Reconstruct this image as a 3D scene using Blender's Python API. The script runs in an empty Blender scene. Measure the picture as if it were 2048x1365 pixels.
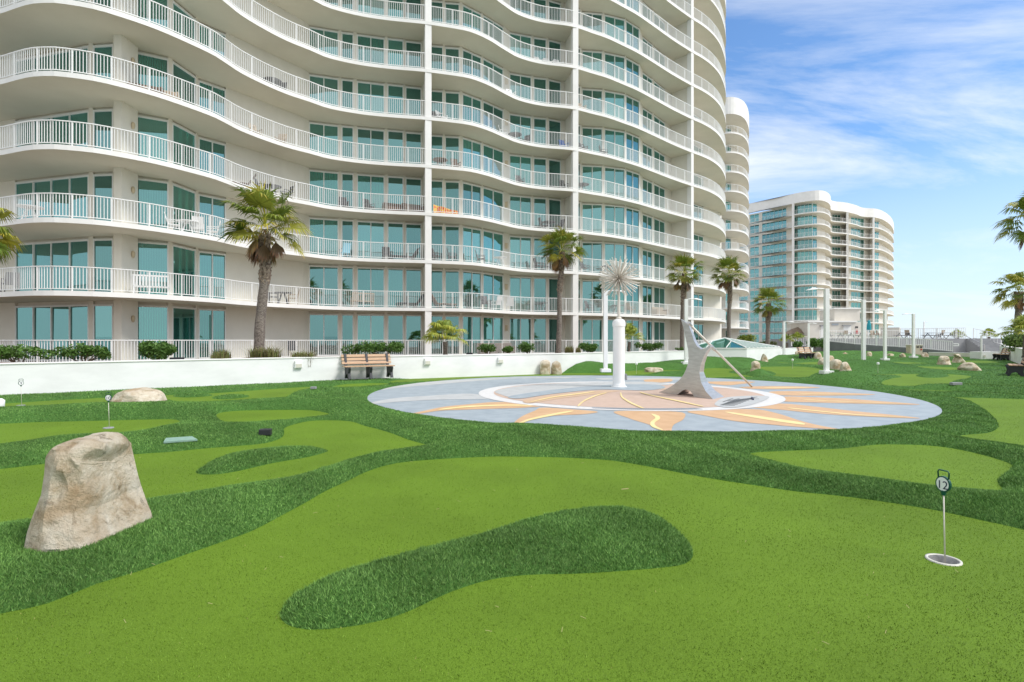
import bpy, bmesh, math, random
import numpy as np
from mathutils import Vector, Matrix, noise
from mathutils.geometry import delaunay_2d_cdt
R = math.radians
random.seed(7); rng = np.random.default_rng(7)
S = bpy.context.scene
F, EH, HZ = 1100.0, 1.5, 681.0       # focal length in photo pixels, eye height, horizon row

# ------------------------------------------------------------------ camera
cd = bpy.data.cameras.new('camera'); cam = bpy.data.objects.new('camera', cd)
S.collection.objects.link(cam); S.camera = cam
cam.location = (0, 0, EH); cam.rotation_euler = (R(90), 0, 0)
cd.sensor_width = 36; cd.lens = F / 2048 * 36; cd.clip_end = 6000; cd.clip_start = .05
cd.shift_y = -(682.5 - HZ) / 2048
# ------------------------------------------------------------------ world
SUN_EL, SUN_AZ = 48, 112              # azimuth clockwise from +Y
W = bpy.data.worlds.new('World'); S.world = W; W.use_nodes = True
nt = W.node_tree; nt.nodes.clear()
def N(nt, t, **k):
    n = nt.nodes.new(t)
    for a, v in k.items():
        if a.startswith('i_'):
            n.inputs[a[2:].replace('_', ' ')].default_value = v
        else: setattr(n, a, v)
    return n
L = nt.links.new
out = N(nt, 'ShaderNodeOutputWorld'); bg = N(nt, 'ShaderNodeBackground')
sky = N(nt, 'ShaderNodeTexSky'); sky.sky_type = 'NISHITA'; sky.sun_disc = False
sky.sun_elevation = R(SUN_EL); sky.sun_rotation = R(SUN_AZ); sky.air_density = 1.0; sky.dust_density = .6; sky.ozone_density = 2.5
tc = N(nt, 'ShaderNodeTexCoord')
sep = N(nt, 'ShaderNodeSeparateXYZ'); L(tc.outputs['Generated'], sep.inputs[0])
# project the direction onto a cloud layer overhead
zc = N(nt, 'ShaderNodeMath', operation='MAXIMUM'); L(sep.outputs[2], zc.inputs[0]); zc.inputs[1].default_value = .0
za = N(nt, 'ShaderNodeMath', operation='ADD'); L(zc.outputs[0], za.inputs[0]); za.inputs[1].default_value = .22
dv = N(nt, 'ShaderNodeVectorMath', operation='DIVIDE'); L(tc.outputs['Generated'], dv.inputs[0])
cmb = N(nt, 'ShaderNodeCombineXYZ')
for i in range(3): L(za.outputs[0], cmb.inputs[i])
L(cmb.outputs[0], dv.inputs[1])
mp = N(nt, 'ShaderNodeMapping'); L(dv.outputs[0], mp.inputs[0])
mp.inputs['Rotation'].default_value = (0, 0, R(-52)); mp.inputs['Scale'].default_value = (.6, 1.5, .6); mp.inputs['Location'].default_value = (1.9, 3.35, .4)
n1 = N(nt, 'ShaderNodeTexNoise', i_Scale=.95, i_Detail=12, i_Roughness=.62, i_Distortion=.5); L(mp.outputs[0], n1.inputs['Vector'])
r1 = N(nt, 'ShaderNodeValToRGB'); L(n1.outputs[0], r1.inputs[0]); lowc = N(nt, 'ShaderNodeMapRange'); L(sep.outputs[2], lowc.inputs[0]); lowc.inputs[1].default_value = .03; lowc.inputs[2].default_value = .24; lowc.inputs[3].default_value = .3; lowc.inputs[4].default_value = 1; cm = N(nt, 'ShaderNodeMath', operation='MULTIPLY'); L(r1.outputs[0], cm.inputs[0]); L(lowc.outputs[0], cm.inputs[1])
r1.color_ramp.elements[0].position = .43; r1.color_ramp.elements[1].position = .69
# pale towards the horizon, and thicker cloud on the sea side behind the viewer
hz = N(nt, 'ShaderNodeMapRange'); L(sep.outputs[2], hz.inputs[0]); hz.inputs[1].default_value = .30; hz.inputs[2].default_value = -.02
hz.inputs[3].default_value = 0; hz.inputs[4].default_value = .92
bk = N(nt, 'ShaderNodeMapRange'); L(sep.outputs[1], bk.inputs[0]); bk.inputs[1].default_value = .25; bk.inputs[2].default_value = -.45
bk.inputs[3].default_value = 0; bk.inputs[4].default_value = .8
def MX(a, b):
    m = N(nt, 'ShaderNodeMath', operation='MULTIPLY_ADD'); i1 = N(nt, 'ShaderNodeMath', operation='SUBTRACT'); i1.inputs[0].default_value = 1
    L(a, i1.inputs[1]); L(b, m.inputs[0]); L(i1.outputs[0], m.inputs[1]); L(a, m.inputs[2]); return m.outputs[0]
fac = MX(cm.outputs[0], bk.outputs[0])
skt = N(nt, 'ShaderNodeMix', data_type='RGBA', blend_type='MULTIPLY'); skt.inputs[0].default_value = 1
L(sky.outputs[0], skt.inputs[6]); skt.inputs[7].default_value = (1.1, 1.4, 1.65, 1)
m0 = N(nt, 'ShaderNodeMix', data_type='RGBA'); L(hz.outputs[0], m0.inputs[0]); L(skt.outputs[2], m0.inputs[6]); m0.inputs[7].default_value = (6.6, 7.6, 8.6, 1)
mx = N(nt, 'ShaderNodeMix', data_type='RGBA'); L(fac, mx.inputs[0]); L(m0.outputs[2], mx.inputs[6]); mx.inputs[7].default_value = (8.9, 9.05, 9.2, 1)
L(mx.outputs[2], bg.inputs[0]); bg.inputs[1].default_value = .1; L(bg.outputs[0], out.inputs[0])
# ------------------------------------------------------------------ sun
sd = bpy.data.lights.new('sun', 'SUN'); sd.energy = 2.5; sd.angle = R(20); sd.color = (1, .96, .90)
so = bpy.data.objects.new('sun', sd); S.collection.objects.link(so)
a, e = R(SUN_AZ), R(SUN_EL)
so.rotation_euler = Vector((math.sin(a)*math.cos(e), math.cos(a)*math.cos(e), math.sin(e))).to_track_quat('Z', 'Y').to_euler()
S.view_settings.view_transform = 'Standard'; S.view_settings.look = 'None'; S.view_settings.exposure = .38; S.view_settings.gamma = 1
try:
    S.cycles.max_bounces = 6; S.cycles.transparent_max_bounces = 8
except Exception: pass

# ------------------------------------------------------------------ pixel -> place
def gp(px, py, z=0.0):
    y = F * (EH - z) / (py - HZ); return ((px - 1024) / F * y, y)
def ax(px, y): return (px - 1024) / F * y
def az(py, y): return EH + (HZ - py) * y / F
# ------------------------------------------------------------------ materials
def mat(name, col, rough=.6, metal=0, spec=.5):
    m = bpy.data.materials.new(name); m.use_nodes = True
    b = m.node_tree.nodes['Principled BSDF']
    b.inputs['Base Color'].default_value = (*col, 1); b.inputs['Roughness'].default_value = rough
    b.inputs['Metallic'].default_value = metal; b.inputs['Specular IOR Level'].default_value = spec
    return m
def noisy(name, c1, c2, scale=4, rough=.7, bump=0, bscale=None, detail=6, lo=.35, hi=.65, coord='Object', metal=0, bdist=.02, attr=None, stretch=None, spec=.4):
    m = mat(name, c1, rough, metal, spec); t = m.node_tree; b = t.nodes['Principled BSDF']
    c = N(t, 'ShaderNodeTexCoord'); g = N(t, 'ShaderNodeNewGeometry')
    src = g.outputs['Position'] if coord == 'World' else c.outputs['Object']
    if stretch:
        q = N(t, 'ShaderNodeMapping'); q.inputs['Scale'].default_value = stretch; t.links.new(src, q.inputs[0]); src = q.outputs[0]
    n = N(t, 'ShaderNodeTexNoise', i_Scale=scale, i_Detail=detail, i_Roughness=.6); t.links.new(src, n.inputs['Vector'])
    r = N(t, 'ShaderNodeValToRGB'); t.links.new(n.outputs[0], r.inputs[0])
    r.color_ramp.elements[0].position = lo; r.color_ramp.elements[0].color = (*c1, 1)
    r.color_ramp.elements[1].position = hi; r.color_ramp.elements[1].color = (*c2, 1)
    o = r.outputs[0]
    if attr:
        at = N(t, 'ShaderNodeVertexColor', layer_name=attr); mm = N(t, 'ShaderNodeMix', data_type='RGBA', blend_type='MULTIPLY')
        mm.inputs[0].default_value = 1; t.links.new(o, mm.inputs[6]); t.links.new(at.outputs[0], mm.inputs[7]); o = mm.outputs[2]
    t.links.new(o, b.inputs['Base Color'])
    if bump:
        n2 = N(t, 'ShaderNodeTexNoise', i_Scale=bscale or scale*4, i_Detail=8, i_Roughness=.65); t.links.new(src, n2.inputs['Vector'])
        bp = N(t, 'ShaderNodeBump', i_Strength=bump, i_Distance=bdist); t.links.new(n2.outputs[0], bp.inputs['Height']); t.links.new(bp.outputs[0], b.inputs['Normal'])
    return m
M = {}
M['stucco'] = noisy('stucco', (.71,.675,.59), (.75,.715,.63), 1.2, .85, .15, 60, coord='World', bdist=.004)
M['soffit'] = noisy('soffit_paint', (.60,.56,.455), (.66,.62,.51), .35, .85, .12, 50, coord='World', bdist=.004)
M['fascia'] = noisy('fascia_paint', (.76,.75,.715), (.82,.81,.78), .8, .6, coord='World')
M['rail'] = mat('white_rail_paint', (.82,.82,.80), .35)
M['frame'] = mat('white_frame', (.78,.78,.76), .4)
M['whitewall'] = noisy('white_wall_paint', (.74,.74,.735), (.83,.83,.825), .9, .8, .15, 45, coord='World', bdist=.004, stretch=(1,1,2.4))
M['white'] = noisy('white_metal_paint', (.80,.80,.79), (.84,.84,.83), 3, .35)
M['cap'] = noisy('wall_cap', (.78,.77,.75), (.84,.83,.81), 2, .7)
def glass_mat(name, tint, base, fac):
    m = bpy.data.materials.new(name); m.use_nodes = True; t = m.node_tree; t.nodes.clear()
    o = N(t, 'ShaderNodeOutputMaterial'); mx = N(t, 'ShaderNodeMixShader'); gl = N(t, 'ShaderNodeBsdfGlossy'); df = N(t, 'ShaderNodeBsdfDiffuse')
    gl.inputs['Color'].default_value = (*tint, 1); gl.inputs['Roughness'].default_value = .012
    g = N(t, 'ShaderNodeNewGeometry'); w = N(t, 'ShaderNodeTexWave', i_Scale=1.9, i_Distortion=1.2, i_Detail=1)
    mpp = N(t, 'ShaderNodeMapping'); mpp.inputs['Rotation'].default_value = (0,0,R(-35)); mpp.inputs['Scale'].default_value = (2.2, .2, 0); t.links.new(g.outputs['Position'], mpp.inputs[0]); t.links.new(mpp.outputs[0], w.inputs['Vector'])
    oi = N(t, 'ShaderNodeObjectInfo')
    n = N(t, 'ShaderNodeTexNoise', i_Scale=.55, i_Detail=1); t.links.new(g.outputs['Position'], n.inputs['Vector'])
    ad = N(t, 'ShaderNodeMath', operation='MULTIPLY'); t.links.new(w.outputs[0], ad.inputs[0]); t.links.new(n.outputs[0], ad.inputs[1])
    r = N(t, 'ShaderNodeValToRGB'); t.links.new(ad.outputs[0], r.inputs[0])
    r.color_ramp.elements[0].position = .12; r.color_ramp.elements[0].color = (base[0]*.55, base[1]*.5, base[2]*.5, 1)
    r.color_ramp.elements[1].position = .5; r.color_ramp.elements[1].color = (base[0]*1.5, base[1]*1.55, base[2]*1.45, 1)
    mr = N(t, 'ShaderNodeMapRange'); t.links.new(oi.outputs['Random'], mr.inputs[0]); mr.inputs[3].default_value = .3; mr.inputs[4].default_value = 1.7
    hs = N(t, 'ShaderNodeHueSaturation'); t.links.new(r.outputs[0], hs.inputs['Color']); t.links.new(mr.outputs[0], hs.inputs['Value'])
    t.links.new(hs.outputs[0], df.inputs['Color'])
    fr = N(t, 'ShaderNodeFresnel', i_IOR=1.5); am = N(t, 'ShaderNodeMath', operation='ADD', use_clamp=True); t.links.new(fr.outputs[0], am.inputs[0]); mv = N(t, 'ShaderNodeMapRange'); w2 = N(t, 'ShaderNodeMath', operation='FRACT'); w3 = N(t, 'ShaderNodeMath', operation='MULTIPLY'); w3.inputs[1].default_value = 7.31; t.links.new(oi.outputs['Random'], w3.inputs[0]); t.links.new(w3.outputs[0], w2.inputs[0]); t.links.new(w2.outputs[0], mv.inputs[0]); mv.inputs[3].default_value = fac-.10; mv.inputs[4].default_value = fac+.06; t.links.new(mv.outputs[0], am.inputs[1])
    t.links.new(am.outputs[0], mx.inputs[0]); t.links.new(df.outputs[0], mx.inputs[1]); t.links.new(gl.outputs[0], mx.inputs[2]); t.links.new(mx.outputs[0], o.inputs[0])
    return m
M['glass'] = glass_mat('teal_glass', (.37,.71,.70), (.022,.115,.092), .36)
M['roofglass'] = glass_mat('green_roof_glass', (.45,.72,.68), (.03,.13,.10), .06)
M['darkglass'] = mat('dark_opening', (.012,.018,.02), .2)
M['metal'] = noisy('brushed_steel', (.50,.48,.45), (.62,.60,.57), 3, .34, .05, 300, metal=.85, bdist=.002, stretch=(1,1,6))
M['spike'] = mat('satin_aluminium', (.62,.58,.51), .42, .2)
M['bench_wood'] = noisy('plastic_wood', (.44,.28,.17), (.54,.36,.23), 6, .55, stretch=(1,8,8))
M['black'] = mat('black_plastic', (.02,.021,.026), .45)
M['dark'] = mat('dark_mesh_fabric', (.035,.035,.04), .6)
M['brown'] = mat('brown_wicker', (.14,.09,.06), .7)
M['whitefurn'] = mat('white_resin', (.75,.75,.74), .45)
M['blue'] = mat('blue_fabric', (.03,.16,.62), .6)
M['paleblue'] = mat('pale_blue_resin', (.25,.55,.68), .5)
M['orange'] = noisy('orange_print', (.75,.08,.02), (.85,.55,.04), 9, .8, detail=1, lo=.45, hi=.55)
M['tan'] = mat('tan_fabric', (.42,.34,.25), .8)
M['teal'] = mat('teal_canvas', (.02,.28,.33), .8)
M['mulch'] = noisy('pine_mulch', (.10,.05,.03), (.26,.15,.09), 30, .95, .8, 60, coord='World', bdist=.05)
M['sand'] = noisy('sand', (.40,.36,.29), (.52,.47,.39), .05, .95, coord='World')
M['sea'] = noisy('sea_water', (.03,.12,.15), (.05,.17,.20), .01, .12, .4, .4, coord='World', bdist=.3)
M['deck'] = noisy('deck_concrete', (.30,.28,.25), (.38,.36,.33), 1, .9, coord='World')
M['graywall'] = noisy('grey_wall_paint', (.15,.155,.165), (.18,.185,.195), 1.2, .8, coord='World')
M['graystep'] = noisy('grey_step_paint', (.27,.275,.285), (.32,.325,.335), 1.2, .8, coord='World')
M['cream'] = noisy('cream_stucco', (.62,.58,.51), (.68,.64,.57), 1, .85, coord='World')
M['thatch'] = noisy('palm_thatch', (.15,.11,.08), (.32,.25,.18), 9, .95, .8, 40, bdist=.05)
M['bin'] = mat('beige_bin_panel', (.50,.42,.34), .7)
M['red'] = mat('red_paint', (.5,.02,.02), .5)
M['lampglass'] = mat('lamp_lens', (.62,.60,.52), .4)
M['sconce'] = mat('sconce_shell', (.55,.45,.30), .6)
M['flaggreen'] = mat('flag_green_plastic', (.0,.07,.045), .35)
M['discwhite'] = mat('disc_white', (.8,.8,.8), .4)
M['ink'] = mat('navy_ink', (.02,.02,.07), .5)
M['cupin'] = noisy('cup_metal', (.35,.35,.35), (.55,.55,.55), 30, .5, metal=.5)
M['signgray'] = mat('sign_grey', (.35,.38,.42), .6)

def turf_mat(name, c1, c2, c3, scale, bump, bscale, bdist, wide=None):
    m = mat(name, c1, .75, 0, .15); t = m.node_tree; b = t.nodes['Principled BSDF']; g = N(t, 'ShaderNodeNewGeometry'); P = g.outputs['Position']
    n = N(t, 'ShaderNodeTexNoise', i_Scale=scale, i_Detail=3, i_Roughness=.7); t.links.new(P, n.inputs['Vector'])
    r = N(t, 'ShaderNodeValToRGB'); t.links.new(n.outputs[0], r.inputs[0])
    e = r.color_ramp.elements; e[0].position = .32; e[0].color = (*c1, 1); e[1].position = .68; e[1].color = (*c3, 1)
    x = e.new(.5); x.color = (*c2, 1)
    n2 = N(t, 'ShaderNodeTexNoise', i_Scale=.7, i_Detail=5, i_Roughness=.6); t.links.new(P, n2.inputs['Vector'])
    mr = N(t, 'ShaderNodeMapRange'); t.links.new(n2.outputs[0], mr.inputs[0]); mr.inputs[1].default_value = .3; mr.inputs[2].default_value = .7; mr.inputs[3].default_value = .86; mr.inputs[4].default_value = 1.14
    hs = N(t, 'ShaderNodeHueSaturation'); t.links.new(r.outputs[0], hs.inputs['Color']); t.links.new(mr.outputs[0], hs.inputs['Value'])
    t.links.new(hs.outputs[0], b.inputs['Base Color'])
    nb = N(t, 'ShaderNodeTexNoise', i_Scale=bscale, i_Detail=3, i_Roughness=.8); t.links.new(P, nb.inputs['Vector'])
    bp = N(t, 'ShaderNodeBump', i_Strength=bump, i_Distance=bdist); t.links.new(nb.outputs[0], bp.inputs['Height']); t.links.new(bp.outputs[0], b.inputs['Normal'])
    return m
M['green'] = turf_mat('short_turf', (.085,.158,.011), (.126,.218,.017), (.175,.285,.033), 150, .5, 190, .012)
M['rough'] = turf_mat('long_turf', (.04,.12,.02), (.075,.19,.036), (.135,.29,.065), 60, .9, 70, .04)
def blade_mat(name):
    m = mat(name, (.1,.2,.05), .6, 0, .25); t = m.node_tree; b = t.nodes['Principled BSDF']
    at = N(t, 'ShaderNodeVertexColor', layer_name='Col'); t.links.new(at.outputs[0], b.inputs['Base Color'])
    return m
M['blade'] = blade_mat('turf_blades'); 
def leaf_mat(name, rough=.5, trans=.25):
    m = bpy.data.materials.new(name); m.use_nodes = True; t = m.node_tree; b = t.nodes['Principled BSDF']; o = t.nodes['Material Output']
    at = N(t, 'ShaderNodeVertexColor', layer_name='Col'); t.links.new(at.outputs[0], b.inputs['Base Color'])
    b.inputs['Roughness'].default_value = rough; b.inputs['Specular IOR Level'].default_value = .35
    tr = N(t, 'ShaderNodeBsdfTranslucent'); t.links.new(at.outputs[0], tr.inputs[0]); mx = N(t, 'ShaderNodeMixShader', i_Fac=trans)
    mx.inputs[0].default_value = trans
    t.links.new(b.outputs[0], mx.inputs[1]); t.links.new(tr.outputs[0], mx.inputs[2]); t.links.new(mx.outputs[0], o.inputs[0])
    return m
M['leaf'] = leaf_mat('leaves')
M['trunk'] = noisy('palm_trunk', (.09,.07,.06), (.30,.26,.22), 14, .95, .9, 30, bdist=.03, stretch=(1,1,2.5))
M['boots'] = noisy('leaf_bases', (.07,.045,.03), (.40,.32,.25), 10, .95, .6, 30, bdist=.02)
M['twig'] = mat('twig', (.12,.08,.05), .9)
def rock_mat():
    m = mat('limestone', (.6,.5,.4), .85, 0, .25); t = m.node_tree; b = t.nodes['Principled BSDF']; c = N(t, 'ShaderNodeTexCoord')
    n = N(t, 'ShaderNodeTexNoise', i_Scale=3.6, i_Detail=10, i_Roughness=.7, i_Distortion=.25); t.links.new(c.outputs['Object'], n.inputs['Vector'])
    r = N(t, 'ShaderNodeValToRGB'); t.links.new(n.outputs[0], r.inputs[0]); e = r.color_ramp.elements
    e[0].position = .30; e[0].color = (.24,.19,.13,1); e[1].position = .62; e[1].color = (.74,.67,.55,1)
    x = e.new(.40); x.color = (.46,.36,.24,1); x = e.new(.48); x.color = (.61,.52,.39,1)
    n2 = N(t, 'ShaderNodeTexNoise', i_Scale=6, i_Detail=9, i_Roughness=.75, i_Distortion=.3); t.links.new(c.outputs['Object'], n2.inputs['Vector'])
    r2 = N(t, 'ShaderNodeValToRGB'); t.links.new(n2.outputs[0], r2.inputs[0]); r2.color_ramp.elements[0].position = .33; r2.color_ramp.elements[1].position = .42
    r2.color_ramp.elements[0].color = (.36,.34,.32,1); r2.color_ramp.elements[1].color = (1,1,1,1)
    mm = N(t, 'ShaderNodeMix', data_type='RGBA', blend_type='MULTIPLY'); mm.inputs[0].default_value = 1; t.links.new(r.outputs[0], mm.inputs[6]); t.links.new(r2.outputs[0], mm.inputs[7])
    n3 = N(t, 'ShaderNodeTexNoise', i_Scale=2.3, i_Detail=5, i_Distortion=.6); q = N(t, 'ShaderNodeMapping'); q.inputs['Location'].default_value = (4,2,7); t.links.new(c.outputs['Object'], q.inputs[0]); t.links.new(q.outputs[0], n3.inputs['Vector'])
    r3 = N(t, 'ShaderNodeValToRGB'); t.links.new(n3.outputs[0], r3.inputs[0]); r3.color_ramp.elements[0].position = .52; r3.color_ramp.elements[1].position = .66
    m3 = N(t, 'ShaderNodeMix', data_type='RGBA'); t.links.new(r3.outputs[0], m3.inputs[0]); t.links.new(mm.outputs[2], m3.inputs[6]); m3.inputs[7].default_value = (.42,.29,.165,1)
    mf = N(t, 'ShaderNodeMix', data_type='RGBA'); mf.inputs[0].default_value = .65; t.links.new(mm.outputs[2], mf.inputs[6]); t.links.new(m3.outputs[2], mf.inputs[7])
    t.links.new(mf.outputs[2], b.inputs['Base Color'])
    nb = N(t, 'ShaderNodeTexNoise', i_Scale=9, i_Detail=12, i_Roughness=.74, i_Distortion=.1); t.links.new(c.outputs['Object'], nb.inputs['Vector'])
    bp = N(t, 'ShaderNodeBump', i_Strength=1.0, i_Distance=.06); t.links.new(nb.outputs[0], bp.inputs['Height']); t.links.new(bp.outputs[0], b.inputs['Normal'])
    return m
M['rock'] = rock_mat()
def paving(name, c1, c2, s=3): return noisy(name, c1, c2, s, .6, .25, 90, coord='World', bdist=.004, spec=.35)
M['pv_blue'] = paving('blue_grey_paving', (.30,.35,.39), (.37,.42,.455))
M['pv_gray'] = paving('light_grey_paving', (.44,.45,.45), (.51,.52,.52))
M['pv_white'] = paving('white_paving', (.62,.61,.60), (.70,.69,.68), 8)
M['pv_orange'] = paving('orange_paving', (.56,.35,.195), (.63,.41,.24))
M['pv_pink'] = paving('pink_paving', (.52,.38,.30), (.58,.43,.35), 5)
M['pv_peach'] = paving('peach_paving', (.55,.38,.25), (.60,.43,.30), 5)
M['pv_yellow'] = paving('yellow_inlay', (.80,.62,.28), (.86,.70,.36))
M['pv_dark'] = mat('dark_inlay', (.10,.11,.12), .6)

# ------------------------------------------------------------------ mesh helper
class MB:
    def __init__(s): s.v = []; s.f = []; s.m = []; s.c = []
    def quad(s, a, b, c, d, mi=0): i = len(s.v); s.v += [a, b, c, d]; s.f.append((i, i+1, i+2, i+3)); s.m.append(mi)
    def tri(s, a, b, c, mi=0): i = len(s.v); s.v += [a, b, c]; s.f.append((i, i+1, i+2)); s.m.append(mi)
    def hexa(s, p, mi=0):     # 8 corners: bottom ring 0-3, top ring 4-7
        i = len(s.v); s.v += [tuple(q) for q in p]
        for q in ((3,2,1,0), (4,5,6,7), (0,1,5,4), (1,2,6,5), (2,3,7,6), (3,0,4,7)): s.f.append(tuple(i+k for k in q)); s.m.append(mi)
    def box(s, c, d, rz=0, mi=0, taper=1):
        cx, cy, cz = c; hx, hy, hh = d[0]/2, d[1]/2, d[2]/2; co, si = math.cos(rz), math.sin(rz); p = []
        for z, k in ((-hh, 1), (hh, taper)):
            for x, y in ((-hx,-hy),(hx,-hy),(hx,hy),(-hx,hy)):
                p.append((cx + (x*co - y*si)*k, cy + (x*si + y*co)*k, cz + z))
        s.hexa(p, mi)
    def wall(s, a, b, t, z0, z1, off=0, mi=0):     # vertical panel from a to b; thickness t starting at 'off' on the far side
        dx, dy = b[0]-a[0], b[1]-a[1]; l = math.hypot(dx, dy) or 1e-6; nx, ny = -dy/l, dx/l
        q = [(a[0]+nx*off, a[1]+ny*off), (b[0]+nx*off, b[1]+ny*off), (b[0]+nx*(off+t), b[1]+ny*(off+t)), (a[0]+nx*(off+t), a[1]+ny*(off+t))]
        s.hexa([(x, y, z0) for x, y in q] + [(x, y, z1) for x, y in q], mi)
    def beam(s, a, b, w, h=None, mi=0):
        a, b = Vector(a), Vector(b); d = (b-a).normalized(); h = h or w
        up = Vector((0,0,1)) if abs(d.z) < .95 else Vector((1,0,0)); x = d.cross(up).normalized(); y = x.cross(d)
        q = [a - x*w/2 - y*h/2, a + x*w/2 - y*h/2, a + x*w/2 + y*h/2, a - x*w/2 + y*h/2]; s.hexa(q + [p + (b-a) for p in q], mi)
    def tube(s, pts, rad, n=8, mi=0, caps=True):
        pts = [Vector(p) for p in pts]; rings = []; rad = rad if isinstance(rad, (list, tuple)) else [rad]*len(pts)
        for i, p in enumerate(pts):
            d = (pts[min(i+1, len(pts)-1)] - pts[max(i-1, 0)]).normalized(); up = Vector((0,0,1)) if abs(d.z) < .9 else Vector((0,1,0))
            x = d.cross(up).normalized(); y = x.cross(d); b = len(s.v)
            for k in range(n):
                t = 2*math.pi*k/n; s.v.append(tuple(p + (x*math.cos(t) + y*math.sin(t))*rad[i]))
            rings.append(b)
        for i in range(len(rings)-1):
            for k in range(n):
                a, b = rings[i]+k, rings[i]+(k+1) % n; c, d = rings[i+1]+(k+1) % n, rings[i+1]+k; s.f.append((a, b, c, d)); s.m.append(mi)
        if caps:
            s.f.append(tuple(rings[0]+k for k in reversed(range(n)))); s.m.append(mi); s.f.append(tuple(rings[-1]+k for k in range(n))); s.m.append(mi)
    def lathe(s, prof, c=(0,0), n=24, mi=0):
        b0 = len(s.v)
        for r, z in prof:
            for k in range(n): t = 2*math.pi*k/n; s.v.append((c[0]+r*math.cos(t), c[1]+r*math.sin(t), z))
        for i in range(len(prof)-1):
            for k in range(n): s.f.append((b0+i*n+k, b0+i*n+(k+1) % n, b0+(i+1)*n+(k+1) % n, b0+(i+1)*n+k)); s.m.append(mi)
    def sweep(s, pts, w, z0, z1, mi=0):            # rectangular bar along a plan polyline
        n = len(pts); ring = []
        for i in range(n):
            a, b = pts[max(i-1, 0)], pts[min(i+1, n-1)]; dx, dy = b[0]-a[0], b[1]-a[1]; l = math.hypot(dx, dy) or 1; nx, ny = -dy/l*w/2, dx/l*w/2
            x, y = pts[i]; b0 = len(s.v); s.v += [(x-nx, y-ny, z0), (x+nx, y+ny, z0), (x+nx, y+ny, z1), (x-nx, y-ny, z1)]; ring.append(b0)
        for i in range(n-1):
            a, b = ring[i], ring[i+1]
            for k in range(4): s.f.append((a+k, b+k, b+(k+1) % 4, a+(k+1) % 4)); s.m.append(mi)
        s.f.append(tuple(ring[0]+k for k in range(4))); s.m.append(mi); s.f.append(tuple(ring[-1]+k for k in (3,2,1,0))); s.m.append(mi)
    def build(s, name, mats, parent=None, smooth=False, world=True, cols=None, bevel=0):
        me = bpy.data.meshes.new(name)
        v = s.v
        if parent is not None and world:
            o = PL[parent.name]; v = [(a-o[0], b-o[1], c-o[2]) for a, b, c in v]
        me.from_pydata(v, [], s.f)
        for m in (mats if isinstance(mats, (list, tuple)) else [mats]): me.materials.append(m)
        if max(s.m, default=0) > 0: me.polygons.foreach_set('material_index', s.m)
        if cols is not None:
            ca = me.color_attributes.new('Col', 'FLOAT_COLOR', 'POINT'); arr = np.ones((len(v), 4), 'f4'); arr[:, :3] = cols; ca.data.foreach_set('color', arr.ravel())
        if smooth: me.polygons.foreach_set('use_smooth', [True]*len(me.polygons))
        me.update(); o = bpy.data.objects.new(name, me); S.collection.objects.link(o)
        if parent is not None: o.parent = parent; PL[o.name] = PL[parent.name]
        if bevel:
            bm = o.modifiers.new('bevel', 'BEVEL'); bm.width = bevel; bm.segments = 2; bm.limit_method = 'ANGLE'
        return o
PL = {}
def tag(o, label=None, cat=None, group=None, kind=None):
    if label: o['label'] = label
    if cat: o['category'] = cat
    if group: o['group'] = group
    if kind: o['kind'] = kind
    return o
def thing(name, label, cat, loc=(0,0,0), rz=0, group=None):
    o = bpy.data.objects.new(name, None); S.collection.objects.link(o); o.location = loc; o.rotation_euler.z = rz; o.empty_display_size = .2
    PL[o.name] = tuple(loc); return tag(o, label, cat, group)
def kids(o): return [c for c in list(o.children)]
def dup(root, loc, rz=0, label=None, group=None, scale=None):
    def cp(o, par):
        c = o.copy(); S.collection.objects.link(c)
        if par is not None: c.parent = par
        for ch in kids(o): cp(ch, c)
        return c
    r = cp(root, None); r.location = loc; r.rotation_euler.z = rz; PL[r.name] = tuple(loc)
    if label: r['label'] = label
    if group: r['group'] = group
    if scale: r.scale = (scale,)*3 if not isinstance(scale, tuple) else scale
    return r
def spline(pts, step):
    P = [np.array(p, float) for p in pts]; P = [2*P[0]-P[1]] + P + [2*P[-1]-P[-2]]; o = []
    for i in range(1, len(P)-2):
        for t in np.linspace(0, 1, 12, endpoint=False):
            a, b, c, d = P[i-1:i+3]; o.append(.5*((2*b) + (c-a)*t + (2*a-5*b+4*c-d)*t*t + (3*b-a-3*c+d)*t**3))
    o.append(P[-2]); o = np.array(o); s = np.r_[0, np.cumsum(np.hypot(*np.diff(o, axis=0).T))]; n = max(2, int(s[-1]/step)+1); q = np.linspace(0, s[-1], n)
    return np.c_[np.interp(q, s, o[:, 0]), np.interp(q, s, o[:, 1])]

# ================================================================== GROUND
def poly(pts): return [gp(x, y) for x, y in pts]
def smooth_poly(p, step=.12):
    p = p + [p[0]]; q = [np.array(a, float) for a in p]; n = len(q)-1; o = []
    for i in range(n):
        a, b, c, d = q[(i-1) % n], q[i], q[(i+1) % n], q[(i+2) % n]; k = max(2, min(14, int(np.hypot(*(c-b))/step)))
        for t in np.linspace(0, 1, k, endpoint=False):
            o.append(.5*((2*b) + (c-a)*t + (2*a-5*b+4*c-d)*t*t + (3*b-a-3*c+d)*t**3))
    return np.array(o)
G = {}
G[1] = poly([(-300,1292),(0,1228),(96,1207),(191,1169),(274,1144),(342,1120),(410,1096),(479,1072),(513,1058),(564,1031),(616,1003),(650,983),(700,960),(729,945.6),(773,931),(817,923.6),(876,919),(934,915.7),(993,913.4),(1052,914),(1110,915),(1169,917.8),(1227,922),(1300,934),(1373,948.6),(1446,961.4),(1519,972.4),(1592,983.4),(1666,990.7),(1739,999.8),(1812,1010.8),(1885,1023.6),(1958,1040),(2048,1060),(2300,1130)]) + [(4.9,3.0),(3.4,.8),(1.0,-3),(-4.5,-3),(-4.5,1.6)]
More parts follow.
